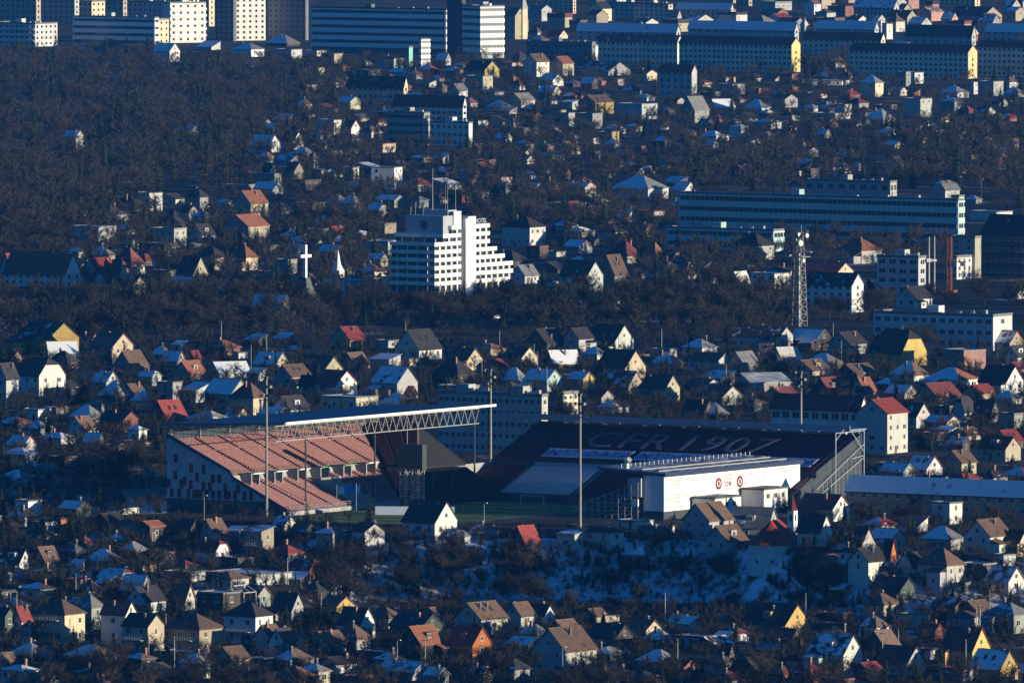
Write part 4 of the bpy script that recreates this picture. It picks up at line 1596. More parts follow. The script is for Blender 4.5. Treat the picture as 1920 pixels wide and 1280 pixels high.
    b = MB(); b.box(x1, x1 + .25, -1.2, Ls, zf - .1, zf + .52); part('front_fascia', b, 'white_paint', rf)
    b = MB(); b.hexa([(x0, -1.5, zr - .2), (x1, -1.5, zf - .2), (x1, -1.205, zf - .2), (x0, -1.205, zr - .2), (x0, -1.5, zr + .4), (x1, -1.5, zf + .4), (x1, -1.205, zf + .4), (x0, -1.205, zr + .4)]); part('side_fascia', b, 'seat_letters', rf)
    # long V truss under the front edge
    b = MB()
    xt, zb, zu = 33.5, 19.0, 22.9
    b.bar((xt, 0, zb), (xt, Ls - 2, zb), .16); b.bar((xt, 0, zu), (xt, Ls - 2, zu), .16)
    n = 28
    for k in range(n):
        y0, y1 = k * (Ls - 2) / n, (k + 1) * (Ls - 2) / n
        ym = .5 * (y0 + y1)
        b.bar((xt, y0, zu), (xt, ym, zb), .11); b.bar((xt, ym, zb), (xt, y1, zu), .11)
    part('front_truss', b, 'steel', rf)
    for kk in range(8):
        b = MB()
        y = 1 + kk * 13.4
        b.bar((0, y, 20.1), (xt, y, zb + .1), .12)
        b.bar((0, y, 21.3), (xt, y, zu), .12)
        for q in range(8):
            xa, xb = q * xt / 8, (q + 1) * xt / 8
            b.bar((xa, y, 20.1 - 1.0 * q / 8), (xb, y, 21.4 + 1.5 * (q + 1) / 8), .08)
        part('cross_truss', b, 'grey_paint', rf)
        b = MB(); b.bar((.2, y, 17), (.2, y, 21.6), .2); part('rear_strut', b, 'grey_paint', root)
    for y in (14, 46, 93):
        b = MB(); b.bar((xt, y, .5), (xt, y, zb), .24, 0, 8); part('roof_post', b, 'dark_metal', root)
    for k in range(7):
        y = 18 + 9 * k
        b = MB(); b.bar((Wd + 2.5, y, -.5), (Wd + 2.5, y, 7.2), .07); part('net_pole', b, 'grey_paint', root)
    return A


def far_stand():
    A, m = gp(850, 929)
    root = thing('grandstand', 'shaded maroon stadium stand with letter seats beneath a thin canopy', 'grandstand', A, TH)
    Ls = 101.0
    b = MB()
    prof = [(0, -1), (40.5, -1), (40.5, 17.6)]
    nl, nu = 18, 26
    up = []
    for i in range(nl):
        y0 = 1 + i * 15 / nl
        z = 1.2 + 6.0 * i / nl
        up += [(y0, z), (y0 + 15 / nl, z)]
    up += [(16, 7.2), (18, 7.2), (18, 8.6)]
    for i in range(nu):
        y0 = 18 + i * 22 / nu
        z = 8.8 + 8.5 * i / nu
        up += [(y0, z), (y0 + 22 / nu, z)]
    prof = prof + up[::-1] + [(0, 1.2)]
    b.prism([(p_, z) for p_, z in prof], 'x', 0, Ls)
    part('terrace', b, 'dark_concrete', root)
    secs = [(1, 12.5), (14.5, 35.5), (38, 57), (58.5, 78), (79.5, 100)]
    for k, (xa, xb) in enumerate(secs):
        b = MB()
        for i in range(nl):
            y = 1 + i * 15 / nl
            z = 1.2 + 6.0 * i / nl
            b.box(xa, xb, y + .3, y + .7, z + .05, z + .42); b.box(xa, xb, y + .7, y + .78, z + .42, z + .8)
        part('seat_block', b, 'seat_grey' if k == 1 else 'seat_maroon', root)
    for k in range(8):
        xa, xb = 1 + k * 12.5, 1 + (k + 1) * 12.5 - 1.3
        b = MB()
        for i in range(nu):
            y = 18 + i * 22 / nu
            z = 8.8 + 8.5 * i / nu
            b.box(xa, xb, y + .3, y + .7, z + .05, z + .42); b.box(xa, xb, y + .7, y + .78, z + .42, z + .8)
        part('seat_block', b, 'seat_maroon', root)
    sl = Vector((0, 22, 8.5)).normalized()
    nrm = Vector((1, 0, 0)).cross(sl)
    for body, x in (('CFR', 23.5), ('1907', 51.5)):
        o = Vector((x, 25.2, 8.8 + 8.5 * (25.2 - 18) / 22)) + nrm * 1.15
        text_part(body, 13.5, 'seat_letters', root, frame(o, (1, 0, 0), sl), extrude=.02, spacing=1.12)
    for x in (15.5, 44.0, 72.5):
        b = MB()
        o = Vector((0, 18.6, 8.8 + 8.5 * .6 / 22)) + nrm * 1.0
        e = o + sl * 5.2
        b.hexa([(x, o.y, o.z), (x + 26.5, o.y, o.z), (x + 26.5, e.y, e.z), (x, e.y, e.z)] + [(q, w.y, w.z) for q, w in zip((x, x + 26.5, x + 26.5, x), [v_ + nrm * .1 for v_ in (o, o, e, e)])])
        bn = part('seat_banner', b, 'banner_white', root)
        o2 = Vector((x + 1.0, 0, 0)) + o + nrm * .16 + sl * .85
        text_part('NTT DATA', 4.9, 'banner_blue', bn, frame(o2, (1, 0, 0), sl), extrude=.03, spacing=1.10)
    b = MB(); b.box(14, 44, 17.7, 17.95, 7.25, 8.5); part('advert_board', b, 'banner_white', root)
    b = MB(); b.box(45, 64, 17.7, 17.95, 7.25, 8.5); part('advert_board', b, 'banner_blue', root)
    b = MB(); b.box(0, Ls, -.4, -.1, -.5, 1.5); part('pitch_wall', b, 'dark_concrete', root)
    b = MB(); b.box(-.6, -.003, 0, 18, -1, 8.0); part('side_rail', b, 'concrete', root)
    for x in (13.5, 36.8, 57.8):
        b = MB()
        for i in range(nl):
            y = 1 + i * 15 / nl
            z = 1.2 + 6.0 * i / nl
            b.box(x - .45, x + .45, y, y + 15 / nl, z + .003, z + .18)
        part('aisle', b, 'concrete', root)
    # thin canopy along the rear
    b = MB(); b.box(-8, Ls + 1, 33.5, 41.5, 18.7, 19.05); b.box(-8, Ls + 1, 33.2, 33.5, 18.55, 20.1)
    rf = part('canopy_roof', b, 'roof_sheet', root)
    b = MB()
    for k in range(40):
        x = -6 + k * 2.7
        b.bar((x, 34, 18.6), (x + 1.35, 36, 18.6), .07); b.bar((x + 1.35, 36, 18.6), (x + 2.7, 34, 18.6), .07)
    b.bar((-6, 36, 17.7), (Ls, 36, 17.7), .1)
    part('canopy_truss', b, 'grey_paint', rf)
    for k in range(9):
        b = MB(); b.bar((1 + k * 12.4, 40.8, 16.5), (1 + k * 12.4, 40.8, 18.7), .16); part('canopy_post', b, 'grey_paint', root)
        b = MB(); b.box(.4 + k * 12.4, 1.4 + k * 12.4, 33.6, 34.4, 17.8, 18.4); part('lamp', b, 'white_paint', root)
    # open steel frame at the near end
    b = MB()
    for y in (26, 40):
        b.bar((Ls + 1.2, y, -1), (Ls + 1.2, y, 18.6), .17)
    for (y0, z0, y1, z1) in ((26, 18.5, 40, 18.5), (26, 16.5, 30, 19.3), (33, 19.3, 40, 13), (16, 4, 40, 15), (14, 1, 40, 11.5), (34, 11.5, 40, 12)):
        b.bar((Ls + 1.2, y0, z0), (Ls + 1.2, y1, z1), .12)
    for k in range(12):
        b.bar((Ls + 1.2, 16 + 2 * k, 0), (Ls + 1.2, 16 + 2 * k, 3.4 + .92 * k), .07)
    part('end_frame', b, 'grey_paint', root)
    b = MB(); b.prism([(0, -1.5), (40.5, -1.5), (40.5, 17.8), (18, 8.9), (18, 7.4), (0, 1.2)], 'x', Ls + .003, Ls + .3); part('end_wall', b, 'dark_facade', root)  # dark sheet added for the shade inside the open end, no real wall
    return A


def main_stand():
    C, m = gp(1245, 975)
    root = thing('grandstand', 'white windowless back of the main stadium stand with two round crests', 'grandstand', C, TH)
    Ls, h = 65.5, 11.3
    b = MB()
    b.box(-6.2, 0, 0, Ls, 2.2, h)
    part('back_wall', b, 'wall', root, color=(.82, .81, .78))
    b = MB(); b.box(-6, -.3, .3, Ls - .3, -2, 2.2); part('plinth', b, 'dark_facade', root)
    b = MB()
    for y in (8.5, 15.5, 27.2, 33.6, 45.5, 52.5):
        b.box(-.02, .03, y - .06, y + .06, 2.2, h)
    part('panel_joint', b, 'grey_paint', root)
    for (y, z, n, w) in ((2.5, 10.2, 4, .5), (6.0, 9.8, 4, .5), (6.0, 8.9, 4, .5), (2.6, 5.2, 4, .5), (6.0, 6.2, 4, .5), (6.0, 5.4, 4, .5), (6.0, 4.5, 4, .5), (11.0, 10.2, 4, .5), (14.2, 9.6, 2, .5), (11, 5.6, 4, .5),
                          (14.2, 5.6, 2, .5), (20, 9.9, 2, .5), (24.2, 9.4, 2, .5), (24.4, 5.4, 2, .5), (30.4, 10, 5, .5), (30.4, 9.0, 5, .5), (30.4, 6.4, 5, .5), (37, 9.6, 2, .5), (37, 5.4, 2, .5), (42, 9.8, 3, .5), (42, 5.8, 2, .5),
                          (48, 9.9, 2, .5), (48, 8.7, 2, .5), (56, 10.3, 4, .5), (58.5, 9.4, 2, .5), (62, 10.3, 3, .5)):
        b = MB()
        for j in range(n):
            yy = y + (j - (n - 1) / 2) * .85
            b.box(-.03, .02, yy - .3, yy + .3, z - .32, z + .32)
        part('window_strip', b, 'grey_paint', root)
    for y in (26.0, 36.2):
        b = MB(); b.bar((-.05, y, 8.0), (.06, y, 8.0), 1.5, 0, 28); c = part('crest', b, 'crest_maroon', root)
        b = MB(); b.bar((.055, y, 8.0), (.09, y, 8.0), .85, 0, 24); part('crest_disc', b, 'white_paint', c)
        b = MB(); b.box(.085, .12, y - .42, y + .42, 7.4, 8.6); part('crest_emblem', b, 'crest_maroon', c)
    text_part('CFR', 1.8, 'crest_maroon', root, frame((.06, 28.9, 7.1), (0, 1, 0), (0, 0, 1)), extrude=.05)
    # roof
    b = MB(); b.hexa([(.6, -.5, h + .05), (.6, Ls + .5, h + .05), (-20, Ls + .5, h + 1.2), (-20, -.5, h + 1.2), (.6, -.5, h + .75), (.6, Ls + .5, h + .75), (-20, Ls + .5, h + 1.8), (-20, -.5, h + 1.8)][::1])
    me_roof = part('stand_roof', b, 'roof', root, color=(.10, .13, .20), snow=.55)
    b = MB(); b.box(.6, .8, -.6, Ls + .6, h - .25, h + .85); part('front_fascia', b, 'navy_sheet', me_roof)
    b = MB()
    for k in range(30):
        b.bar((-15, 1 + k * 2.2, h + 1.3), (-15, 1 + k * 2.2, h + 2.5), .09)
    part('roof_stub', b, 'white_paint', me_roof)
    b = MB()
    for x in (-3, -8):
        b.bar((x, 2, h + .8 - x * .055 + .1), (x, Ls - 2, h + .8 - x * .055 + .1), .2)
    part('roof_pipe', b, 'steel', me_roof)
    b = MB(); b.bar((-12, 1, h + 1.5), (-12, 1, h + 3.2), .7, 0, 10); b.bar((-12, 1, h + 3.2), (-10.8, .4, h + 3.9), .7, 0, 10)
    part('roof_duct', b, 'steel', me_roof)
    # stepped tier behind and the scaffold seen from the end
    b = MB()
    prof = [(-26, -1), (-6.3, -1), (-6.3, 8.4)]
    n = 18
    for i in range(n):
        x = -6.6 - i * 19 / n
        z = 8.2 - 6.8 * i / n
        prof += [(x, z), (x - 19 / n, z)]
    b.prism(prof, 'y', 2.5, Ls)
    part('terrace', b, 'dark_concrete', root)
    b = MB()
    for i in range(n):
        x = -6.6 - i * 19 / n
        z = 8.2 - 6.8 * i / n
        b.box(x - .8, x - .3, 3.5, Ls - 2, z + .05, z + .5)
    part('seat_block', b, 'seat_maroon', root)
    b = MB()
    for k in range(11):
        x = -7 - k * 2
        zt_ = 8.4 - 7 * k / 10.5
        for y in (-1.5, 1.8):
            b.bar((x, y, -1), (x, y, zt_ + 1.2), .09)
        for q in range(int(zt_ / 2) + 1):
            b.bar((x, -1.5, q * 2), (x - 2, -1.5, q * 2), .07); b.bar((x, -1.5, q * 2), (x - 2, -1.5, max(0, q * 2 - 1.6)), .06)
            b.bar((x, -1.5, q * 2), (x, 1.8, q * 2), .06)
    b.bar((-6.5, -1.5, 9.6), (-28, -1.5, 2.1), .09)
    part('scaffold', b, 'steel', root)
    b = MB(); b.box(-10.2, -6.25, -1.2, 2.4, 5.8, 10.6); part('camera_cabin', b, 'grey_paint', root)
    b = MB(); b.box(-9.0, -6.9, -1.6, -1.2, 3.4, 5.2); part('cabin_box', b, 'white_paint', root)
    # two flat annexes against the back wall
    for (y, l, zz, lab) in ((13.0, 12.5, 5.0, 'flat-roofed white annex against the white stadium wall beneath the first crest'), (36.5, 11.5, 6.0, 'flat-roofed grey annex against the white stadium wall past the second crest')):
        q = C + U * .2 + V * y
        r = thing('annex', lab, 'annex', q, TH)
        b = MB(); b.box(.05, 7.0, 0, l, -2, zz); part('wall', b, 'wall', r, color=(.70, .70, .68))
        b = MB(); b.box(.05, 7.3, -.3, l + .3, zz + .003, zz + .4); part('roof', b, 'roof', r, color=(.1, .1, .11), snow=.5)
        for k in range(3):
            link('window', WIN, r, (7.0, 2 + k * 3.6, zz - 1.6), (0, 0, math.pi / 2), (1.6, 1, 1.3))
    return C


SA = left_stand()
SF = far_stand()
SM = main_stand()

# pitch: one grass sheet between the stands with painted lines
_b = MB()
_o = SA + U * 41 + V * 0
_b.poly([(0, -14, .02), (50, -14, .02), (50, 76, .02), (0, 76, .02)])
_pt = part('pitch', _b, 'pitch', None, loc=(_o.x, _o.y, 0.02), rot=(0, 0, TH))
_pt['kind'] = 'structure'
_b = MB()
for q in ((2, 2.15, -10, 72), (48, 48.15, -10, 72), (2.15, 48, -10, -9.85), (2.15, 48, 71.85, 72), (2.15, 48, 30.9, 31.05)):
    _b.poly([(q[0], q[2], .03), (q[1], q[2], .03), (q[1], q[3], .03), (q[0], q[3], .03)])
_pl = part('pitch_lines', _b, 'white_paint', _pt)
_b = MB(); _b.poly([(-9, -24, .0), (58, -24, .0), (58, 82, .0), (-9, 82, .0)])
_tr = part('running_track', _b, 'asphalt', None, loc=(_o.x, _o.y, 0.012), rot=(0, 0, TH))
_tr['kind'] = 'structure'


def floodlight(px, py, top, lab):
    p, m = gp(px, py)
    h = (py - top) * m
    root = thing('floodlight_mast', lab, 'floodlight', p, R(-20), 'floodlight masts around the stadium')
    b = MB(); b.bar((0, 0, -1), (0, 0, h * .93), .38, 0, 10, .26); part('pole', b, 'mast_grey', root)
    b = MB()
    w = 1.9
    for z in (.80, .86, .92, .98):
        b.bar((-w, 0, h * z), (w, 0, h * z), .08)
    for x in (-w, 0, w):
        b.bar((x, 0, h * .79), (x, 0, h), .08)
    b.box(-w, w, -.5, .5, h * .785, h * .79)
    part('lamp_frame', b, 'dark_metal', root)
    for i, z in enumerate((.82, .88, .94)):
        for x in (-1.3, -.4, .5, 1.3):
            b = MB(); b.bar((x, -.15, h * z), (x + .12, -.55, h * z - .15), .28, 0, 8, .36); part('lamp', b, 'dark_metal' if (i + int(x * 2)) % 3 else 'lamp_glass', root)


floodlight(500, 968, 690, 'floodlight mast standing before the checkered end of the red stand')
floodlight(920, 892, 680, 'floodlight mast before the grey apartment blocks')
floodlight(1088, 1000, 722, 'floodlight mast before the dark pitch, foot behind white houses')
floodlight(1502, 900, 684, 'floodlight mast at the far tip of the white stadium wall')


def scoreboard():
    p, m = gp(775, 953)
    root = thing('scoreboard', 'dark scoreboard box on a lattice tower beside the pitch', 'scoreboard', p, R(-38))
    h = (953 - 832) * m
    b = MB(); lattice(b, 2.2, 2.2, -.5, h * .62, 6, .1, 0, -2.4, 0); lattice(b, 2.2, 2.2, -.5, h * .62, 6, .1, 0, 1.6, 0); part('tower', b, 'steel', root)
    b = MB(); b.box(-4.6, 3.7, -.9, .9, h * .60, h); part('box', b, 'dark_facade', root)
    b = MB(); b.box(-4.4, 3.5, .9, .95, h * .62, h * .98); part('screen', b, 'glass', root)
    b = MB()
    for x in (-2, 1.5):
        b.bar((x, 0, h), (x, 0, h + 6), .08)
    part('antenna', b, 'steel', root)


scoreboard()

# perimeter fence of the stadium with advertising sheets
p, m = gp(700, 966)
_f = thing('perimeter_fence', 'grey mesh fence with advertising sheets along the near side of the pitch', 'fence', p, R(-6))
_b = MB()
for k in range(24):
    _b.bar((k * 2.6, 0, -1), (k * 2.6, 0, 2.4), .035)
for z in (.3, 2.4):
    _b.bar((0, 0, z), (60, 0, z), .03)
part('frame', _b, 'dark_metal', _f)
for x0, x1 in ((.5, 10), (17, 21)):
    _b = MB(); _b.box(x0, x1, -.06, -.03, .2, 2.4); part('advert_sheet', _b, 'banner_white', _f)


# goal on the pitch
_q = _o + U * 25 + V * 71
_g = thing('goal', 'white football goal in front of the maroon stand', 'goal', (_q.x, _q.y, .05), TH)
_b = MB(); _b.bar((-3.6, 0, 0), (-3.6, 0, 2.4), .07); _b.bar((3.6, 0, 0), (3.6, 0, 2.4), .07); _b.bar((-3.6, 0, 2.4), (3.6, 0, 2.4), .07)
part('goal_frame', _b, 'white_paint', _g)
_b = MB()
for k in range(13):
    _b.bar((-3.6 + .6 * k, 0, 2.4), (-3.6 + .6 * k, 1.6, 0), .015)
part('net', _b, 'banner_white', _g)


# round-ended house with red tiled roof and its bell tower
def apse_house():
    p, m = gp(1447, 1066)
    root = thing('church_house', 'white round-ended church house with a big red faceted roof', 'church', (p.x, p.y + 6, zt(p.x, p.y)), R(-20))
    h, rr, hr = 44 * m, 5.6, 44 * m
    n = 12
    ring = [(rr * math.sin(math.pi * (i / (n - 1) * 1.3 - .65)), -rr * math.cos(math.pi * (i / (n - 1) * 1.3 - .65))) for i in range(n)]
    ring = ring + [(rr * .9, 9), (-rr * .9, 9)]
    b = MB()
    k = len(ring)
    for i in range(k):
        a, c = ring[i], ring[(i + 1) % k]
        b.poly([(*a, -2), (*c, -2), (*c, h), (*a, h)])
    part('wall', b, 'wall', root, color=WALLC['W'])
    b = MB()
    big = [(x * 1.08, y * 1.08) for x, y in ring]
    for i in range(k):
        a, c = big[i], big[(i + 1) % k]
        b.poly([(*a, h - .1), (*c, h - .1), (*c, h + .15), (*a, h + .15)])
        ta = (0, max(0, min(6, a[1])), h + hr)
        tc = (0, max(0, min(6, c[1])), h + hr)
        if ta == tc:
            b.poly([(*a, h + .15), (*c, h + .15), ta])
        else:
            b.poly([(*a, h + .15), (*c, h + .15), tc, ta])
    part('roof', b, 'roof', root, color=(.33, .05, .035), snow=0)
    for i in (2, 4, 6, 8):
        a, c = ring[i], ring[i + 1]
        mx, my = (a[0] + c[0]) / 2, (a[1] + c[1]) / 2
        link('window', WIN, root, (mx, my, h * .3), (0, 0, math.atan2(my, mx) + math.pi / 2), (.8, 1, .9))
    FOOT.append((p.x, p.y + 6, 8, 1400, 1492, 975, 1066))
    q, m = gp(1486, 1012)
    r2 = thing('bell_tower', 'slim white bell tower with a dark cap behind the red faceted roof', 'church tower', q, TH)
    b = MB(); b.box(-.9, .9, -.9, .9, -2, 7.4); part('shaft', b, 'white_paint', r2)
    b = MB(); b.bar((0, 0, 7.4), (0, 0, 8.0), 1.3, 0, 8, 1.2); b.bar((0, 0, 8.0), (0, 0, 9.6), .95, 0, 8, .5); b.bar((0, 0, 9.6), (0, 0, 11.4), .5, 0, 8, .05); part('cap', b, 'panel_red', r2)
    b = MB(); b.box(.9, .93, -.35, .35, 4.8, 6.4); b.box(-.35, .35, -.93, -.9, 4.8, 6.4); part('bell_opening', b, 'dark_metal', r2)


apse_house()


# parked cars, street lamps
def car(px, py, rz, body, lab):
    p, m = gp(px, py)
    root = thing('car', lab, 'car', p, R(rz))
    b = MB()
    b.prism([(-2.1, .3), (2.1, .3), (2.15, .75), (1.3, .92), (.7, 1.4), (-1.1, 1.42), (-1.75, .95), (-2.1, .9)], 'y', -.85, .85)
    part('body', b, body, root)
    b = MB()
    b.prism([(1.15, .93), (.62, 1.33), (-1.05, 1.35), (-1.55, .96)], 'y', -.865, .865)
    part('side_glass', b, 'glass', root)
    for x in (-1.3, 1.35):
        for y in (-.8, .8):
            b = MB(); b.bar((x, y - .12, .32), (x, y + .12, .32), .33, 0, 12); part('wheel', b, 'rubber_and_shade', root)


for a in ((256, 946, 15, 'car_white', 'white car parked on the snowy yard beside the checkered wall'), (720, 578, 0, 'car_white', 'white car parked below the hotel trees'),
          (935, 598, 20, 'car_white', 'white car at the foot of the hotel wood'), (1385, 632, 5, 'car_grey', 'grey car parked below the steel radio mast'),
          (1775, 838, 0, 'car_white', 'white car beside the snow-covered shed near the school'), (1640, 842, 30, 'car_grey', 'grey car behind the stadium end frame'),
          (300, 1240, 10, 'car_white', 'white car on the snowy lane in the lowest street')):
    car(*a)

LAMPS = ((60, 1262, 'before the cluster of snow-roofed houses'), (279, 1252, 'in the lowest street before the cream house'), (383, 985, 'below the checkered end wall'), (745, 1262, 'between the orange-roofed house and the low grey house'),
         (1055, 1275, 'before the white house with the black shed'), (908, 1000, 'at the pitch fence beside the red roof'), (1840, 372, 'behind the white arched house'))
for x, y, lab in LAMPS:
    p, m = gp(x, y)
    r = thing('street_lamp', 'grey street lamp ' + lab, 'street lamp', p, R(-60), 'street lamps among the houses')
    b = MB(); b.bar((0, 0, -.5), (0, 0, 7.5), .1, 0, 6, .06); b.bar((0, 0, 7.5), (1.2, 0, 7.8), .05); part('pole', b, 'steel', r)
    b = MB(); b.box(.9, 1.6, -.14, .14, 7.72, 7.9); part('lamp_head', b, 'lamp_glass', r)

# timber frame under construction on the flat roof house
p, m = gp(449, 1142)
_t = thing('timber_frame', 'open timber roof frame glowing in the sun above the unfinished house', 'roof frame', (p.x, p.y + 3, p.z + 1.5), TH)
_b = MB()
for y in (-2.6, 0, 2.6):
    _b.bar((-3, y, 0), (-3, y, 2.6), .11); _b.bar((3, y, 0), (3, y, 2.6), .11)
    _b.bar((-3.3, y, 2.5), (0, y, 4.2), .11); _b.bar((3.3, y, 2.5), (0, y, 4.2), .11)
for x, z in ((-3, 2.6), (3, 2.6), (0, 4.2)):
    _b.bar((x, -2.8, z), (x, 2.8, z), .11)
part('rafters', _b, 'window_frame', _t)
_b = MB(); _b.box(-3.4, 3.4, -3, 3, -3.5, -.02); part('floor_deck', _b, 'concrete', _t)


# ------------------------------------------------------------------ small houses, garages and sheds that fill the streets
def fill_streets():
    rg = random.Random(99)
    W4, H4 = 480, 330
    occ = np.zeros((H4, W4), dtype=np.float32)

    def mark(x0, x1, y0, y1):
        occ[max(0, int(y0 / 4)):max(0, int(y1 / 4)) + 1, max(0, int(x0 / 4)):max(0, int(x1 / 4)) + 1] = 1
    for f in FOOT:
        mark(f[3], f[4], f[5], f[6])
    for z in ((300, 1625, 770, 985), (0, 1650, 545, 640), (1640, 1905, 585, 640), (600, 1000, 1030, 1150), (1000, 1560, 1065, 1160), (150, 315, 850, 965), (650, 690, 960, 1040), (800, 1250, 985, 1000)):
        mark(*z)
    zones = ((0, 1920, 640, 850, 700), (0, 310, 850, 1000, 90), (0, 640, 985, 1290, 420), (640, 1920, 1160, 1290, 420), (1560, 1920, 860, 1160, 240), (560, 900, 395, 560, 110), (140, 560, 380, 560, 200), (960, 1480, 440, 560, 200),
             (560, 1300, 110, 470, 520), (1300, 1920, 150, 250, 200), (1300, 1920, 250, 340, 70), (460, 760, 230, 420, 80), (960, 1920, 20, 130, 260), (560, 960, 110, 200, 70))
    n = 0
    for x0, x1, y0, y1, tries in zones:
        for _ in range(tries):
            px, py = rg.uniform(x0, x1), rg.uniform(y0, y1)
            sc_ = 1.0 if py > 620 else (.8 if py > 350 else .62)
            w, hw, hr = rg.uniform(38, 72) * sc_, rg.uniform(7, 19) * sc_, rg.uniform(8, 18) * sc_
            if py > 1100:
                w *= 1.2; hw *= 1.3; hr *= 1.2
            a = occ[int((py - hw - hr) / 4):int(py / 4) + 1, max(0, int((px - w / 2) / 4)):int((px + w / 2) / 4) + 1]
            if a.size == 0 or a.mean() > .5:
                continue
            p, m = gp(px, py)
            if near_foot0(p.x, p.y + 3, w * m * .36):
                continue
            k = rg.random()
            kind = rg.choice('gghhhhffs' if hw < 14 else 'ggghhhhmf')
            if kind == 'f' and py < 560 and k < .5:
                hw, w = hw * 1.7, w * 1.3
            sn = rg.choice((1, 1, 2, 2, 3, 5, 6, 8, 9))
            house(px, py, w, hw, hr if kind != 'f' else 1.5, kind, rg.choice('WWCGGGBBKKKNR'), rg.choice('bbbkkkkmmrog'), sn,
                  rg.choice((-38, -38, -38, 52, 52, -46)) + rg.uniform(-6, 6), name='cottage' if hw > 13 * sc_ else 'outbuilding')
            mark(px - w / 2, px + w / 2, py - hw - hr, py)
            n += 1


def near_foot0(x, y, pad):
    for fx, fy, r, *_ in FOOT:
        if abs(fx - x) < (r + pad) * .75 and abs(fy - y) < (r + pad) * .9:
            return True
    return False


fill_streets()


# garden walls and wooden poles of the overhead lines
def walls_and_poles():
    rg = random.Random(31)
    k = 0
    while k < 46:
        zx = rg.choice(((0, 1920, 645, 760), (0, 300, 860, 1000), (0, 640, 1070, 1260), (640, 1900, 1160, 1260), (1560, 1900, 1000, 1120)))
        px, py = rg.uniform(zx[0], zx[1]), rg.uniform(zx[2], zx[3])
        p, m = gp(px, py)
        if near_foot0(p.x, p.y, 1.0):
            continue
        o = thing('garden_wall', 'low pale garden wall among the gardens of the houses', 'wall', p, R(rg.choice((-36, -36, 54)) + rg.uniform(-4, 4)), 'low garden walls between the houses')
        L = rg.uniform(5, 11)
        b = MB(); b.box(-L / 2, L / 2, -.12, .12, -1.5, 1.5); part('wall', b, 'wall', o, color=rg.choice((WALLC['W'], WALLC['G'], WALLC['B'])))
        b = MB(); b.box(-L / 2 - .05, L / 2 + .05, -.2, .2, 1.503, 1.62); part('coping', b, 'roof', o, color=ROOFC['g'], snow=.8)
        k += 1
    k = 0
    while k < 34:
        px, py = rg.uniform(0, 1920), rg.choice((rg.uniform(645, 760), rg.uniform(1060, 1270)))
        if 640 < px < 1560 and 1040 < py < 1160:
            continue
        p, m = gp(px, py)
        if near_foot0(p.x, p.y, .8):
            continue
        o = thing('utility_pole', 'slim utility pole with a cross arm between the houses', 'pole', p, R(rg.uniform(-50, -20)), 'utility poles between the houses')
        b = MB(); b.bar((0, 0, -.6), (0, 0, 8.2), .13, 0, 6, .09); part('pole', b, 'concrete', o)
        b = MB(); b.box(-.8, .8, -.06, .06, 7.6, 7.75); part('cross_arm', b, 'dark_metal', o)
        k += 1


walls_and_poles()


# snowy yard with a long retaining wall beside the checkered end of the stand
def snowy_yard():
    q = [gp(x, y)[0] for x, y in ((205, 966), (312, 962), (316, 938), (230, 940))]
    b = MB(); b.poly([(v.x, v.y, .012) for v in q])
    o = part('snowy_yard', b, 'snow_ground', None)
    o['kind'] = 'structure'
    a, c = gp(228, 938)[0], gp(314, 934)[0]
    d = c - a
    w = thing('retaining_wall', 'long pale retaining wall behind the snowy yard beside the checkered stadium wall', 'wall', a, math.atan2(d.y, d.x))
    b = MB(); b.box(0, d.length, -.2, .2, -1, 2.6); part('wall', b, 'wall', w, color=(.5, .5, .5))
    b = MB(); b.box(-.1, d.length + .1, -.3, .3, 2.603, 2.8); part('coping', b, 'roof', w, color=ROOFC['g'], snow=1.0)
    FOOT.append((.5 * (a.x + c.x), .5 * (a.y + c.y) - 12, 9, 205, 312, 925, 966))


snowy_yard()
# ------------------------------------------------------------------ trees


def bare_tree_meshes(seed, H=10.0, spread=0.55, twigs=9, levels=3):
    """trunk mesh and crown mesh (limbs, branches and thin twigs) of a leafless tree about H metres high"""
    rg = random.Random(seed)
    tr, cr = MB(), MB()
    fork = H * rg.uniform(.18, .28)
    tr.bar((0, 0, -.8), (rg.uniform(-.1, .1), rg.uniform(-.1, .1), fork), H * .020, 0, 6, H * .015)

    def twig(p, d, l):
        side = d.cross(Vector((rg.uniform(-1, 1), rg.uniform(-1, 1), rg.uniform(-1, 1)))).normalized() * (.022 + .028 * rg.random())
        e = p + d * l
        cr.poly([p - side, p + side, e])

    def grow(p, d, l, r, lev):
        k = 3 if lev > 0 else 2
        q = p
        dd = d.copy()
        for s in range(k):
            dd = (dd + Vector((rg.uniform(-.22, .22), rg.uniform(-.22, .22), rg.uniform(-.05, .18)))).normalized()
            e = q + dd * (l / k)
            r2 = r * .78
            if r > .018:
                cr.bar(q, e, r, 0, 3, r2)
            if lev > 0:
                for _ in range(2):
                    ax = Vector((rg.uniform(-1, 1), rg.uniform(-1, 1), rg.uniform(-.25, .7)))
                    nd = (dd * .75 + ax.normalized() * .85).normalized()
                    grow(e, nd, l * rg.uniform(.48, .68), r2 * .6, lev - 1)
            if lev <= 1:
                for _ in range(twigs):
                    ax = Vector((rg.uniform(-1, 1), rg.uniform(-1, 1), rg.uniform(-.35, .9))).normalized()
                    twig(q + (e - q) * rg.random(), (dd * .45 + ax).normalized(), H * rg.uniform(.05, .11))
            q, r = e, r2
    for i in range(6):
        a = i * 1.05 + rg.uniform(-.4, .4)
        up = rg.uniform(.45, 1.5)
        d = Vector((math.cos(a) * spread * 1.6, math.sin(a) * spread * 1.6, up)).normalized()
        grow(Vector((0, 0, fork * rg.uniform(.75, 1.0))), d, H * rg.uniform(.34, .50), H * .0095, levels - 1)
    return tr.mesh('trunk', ['bark']), cr.mesh('crown', ['bare_twigs'])


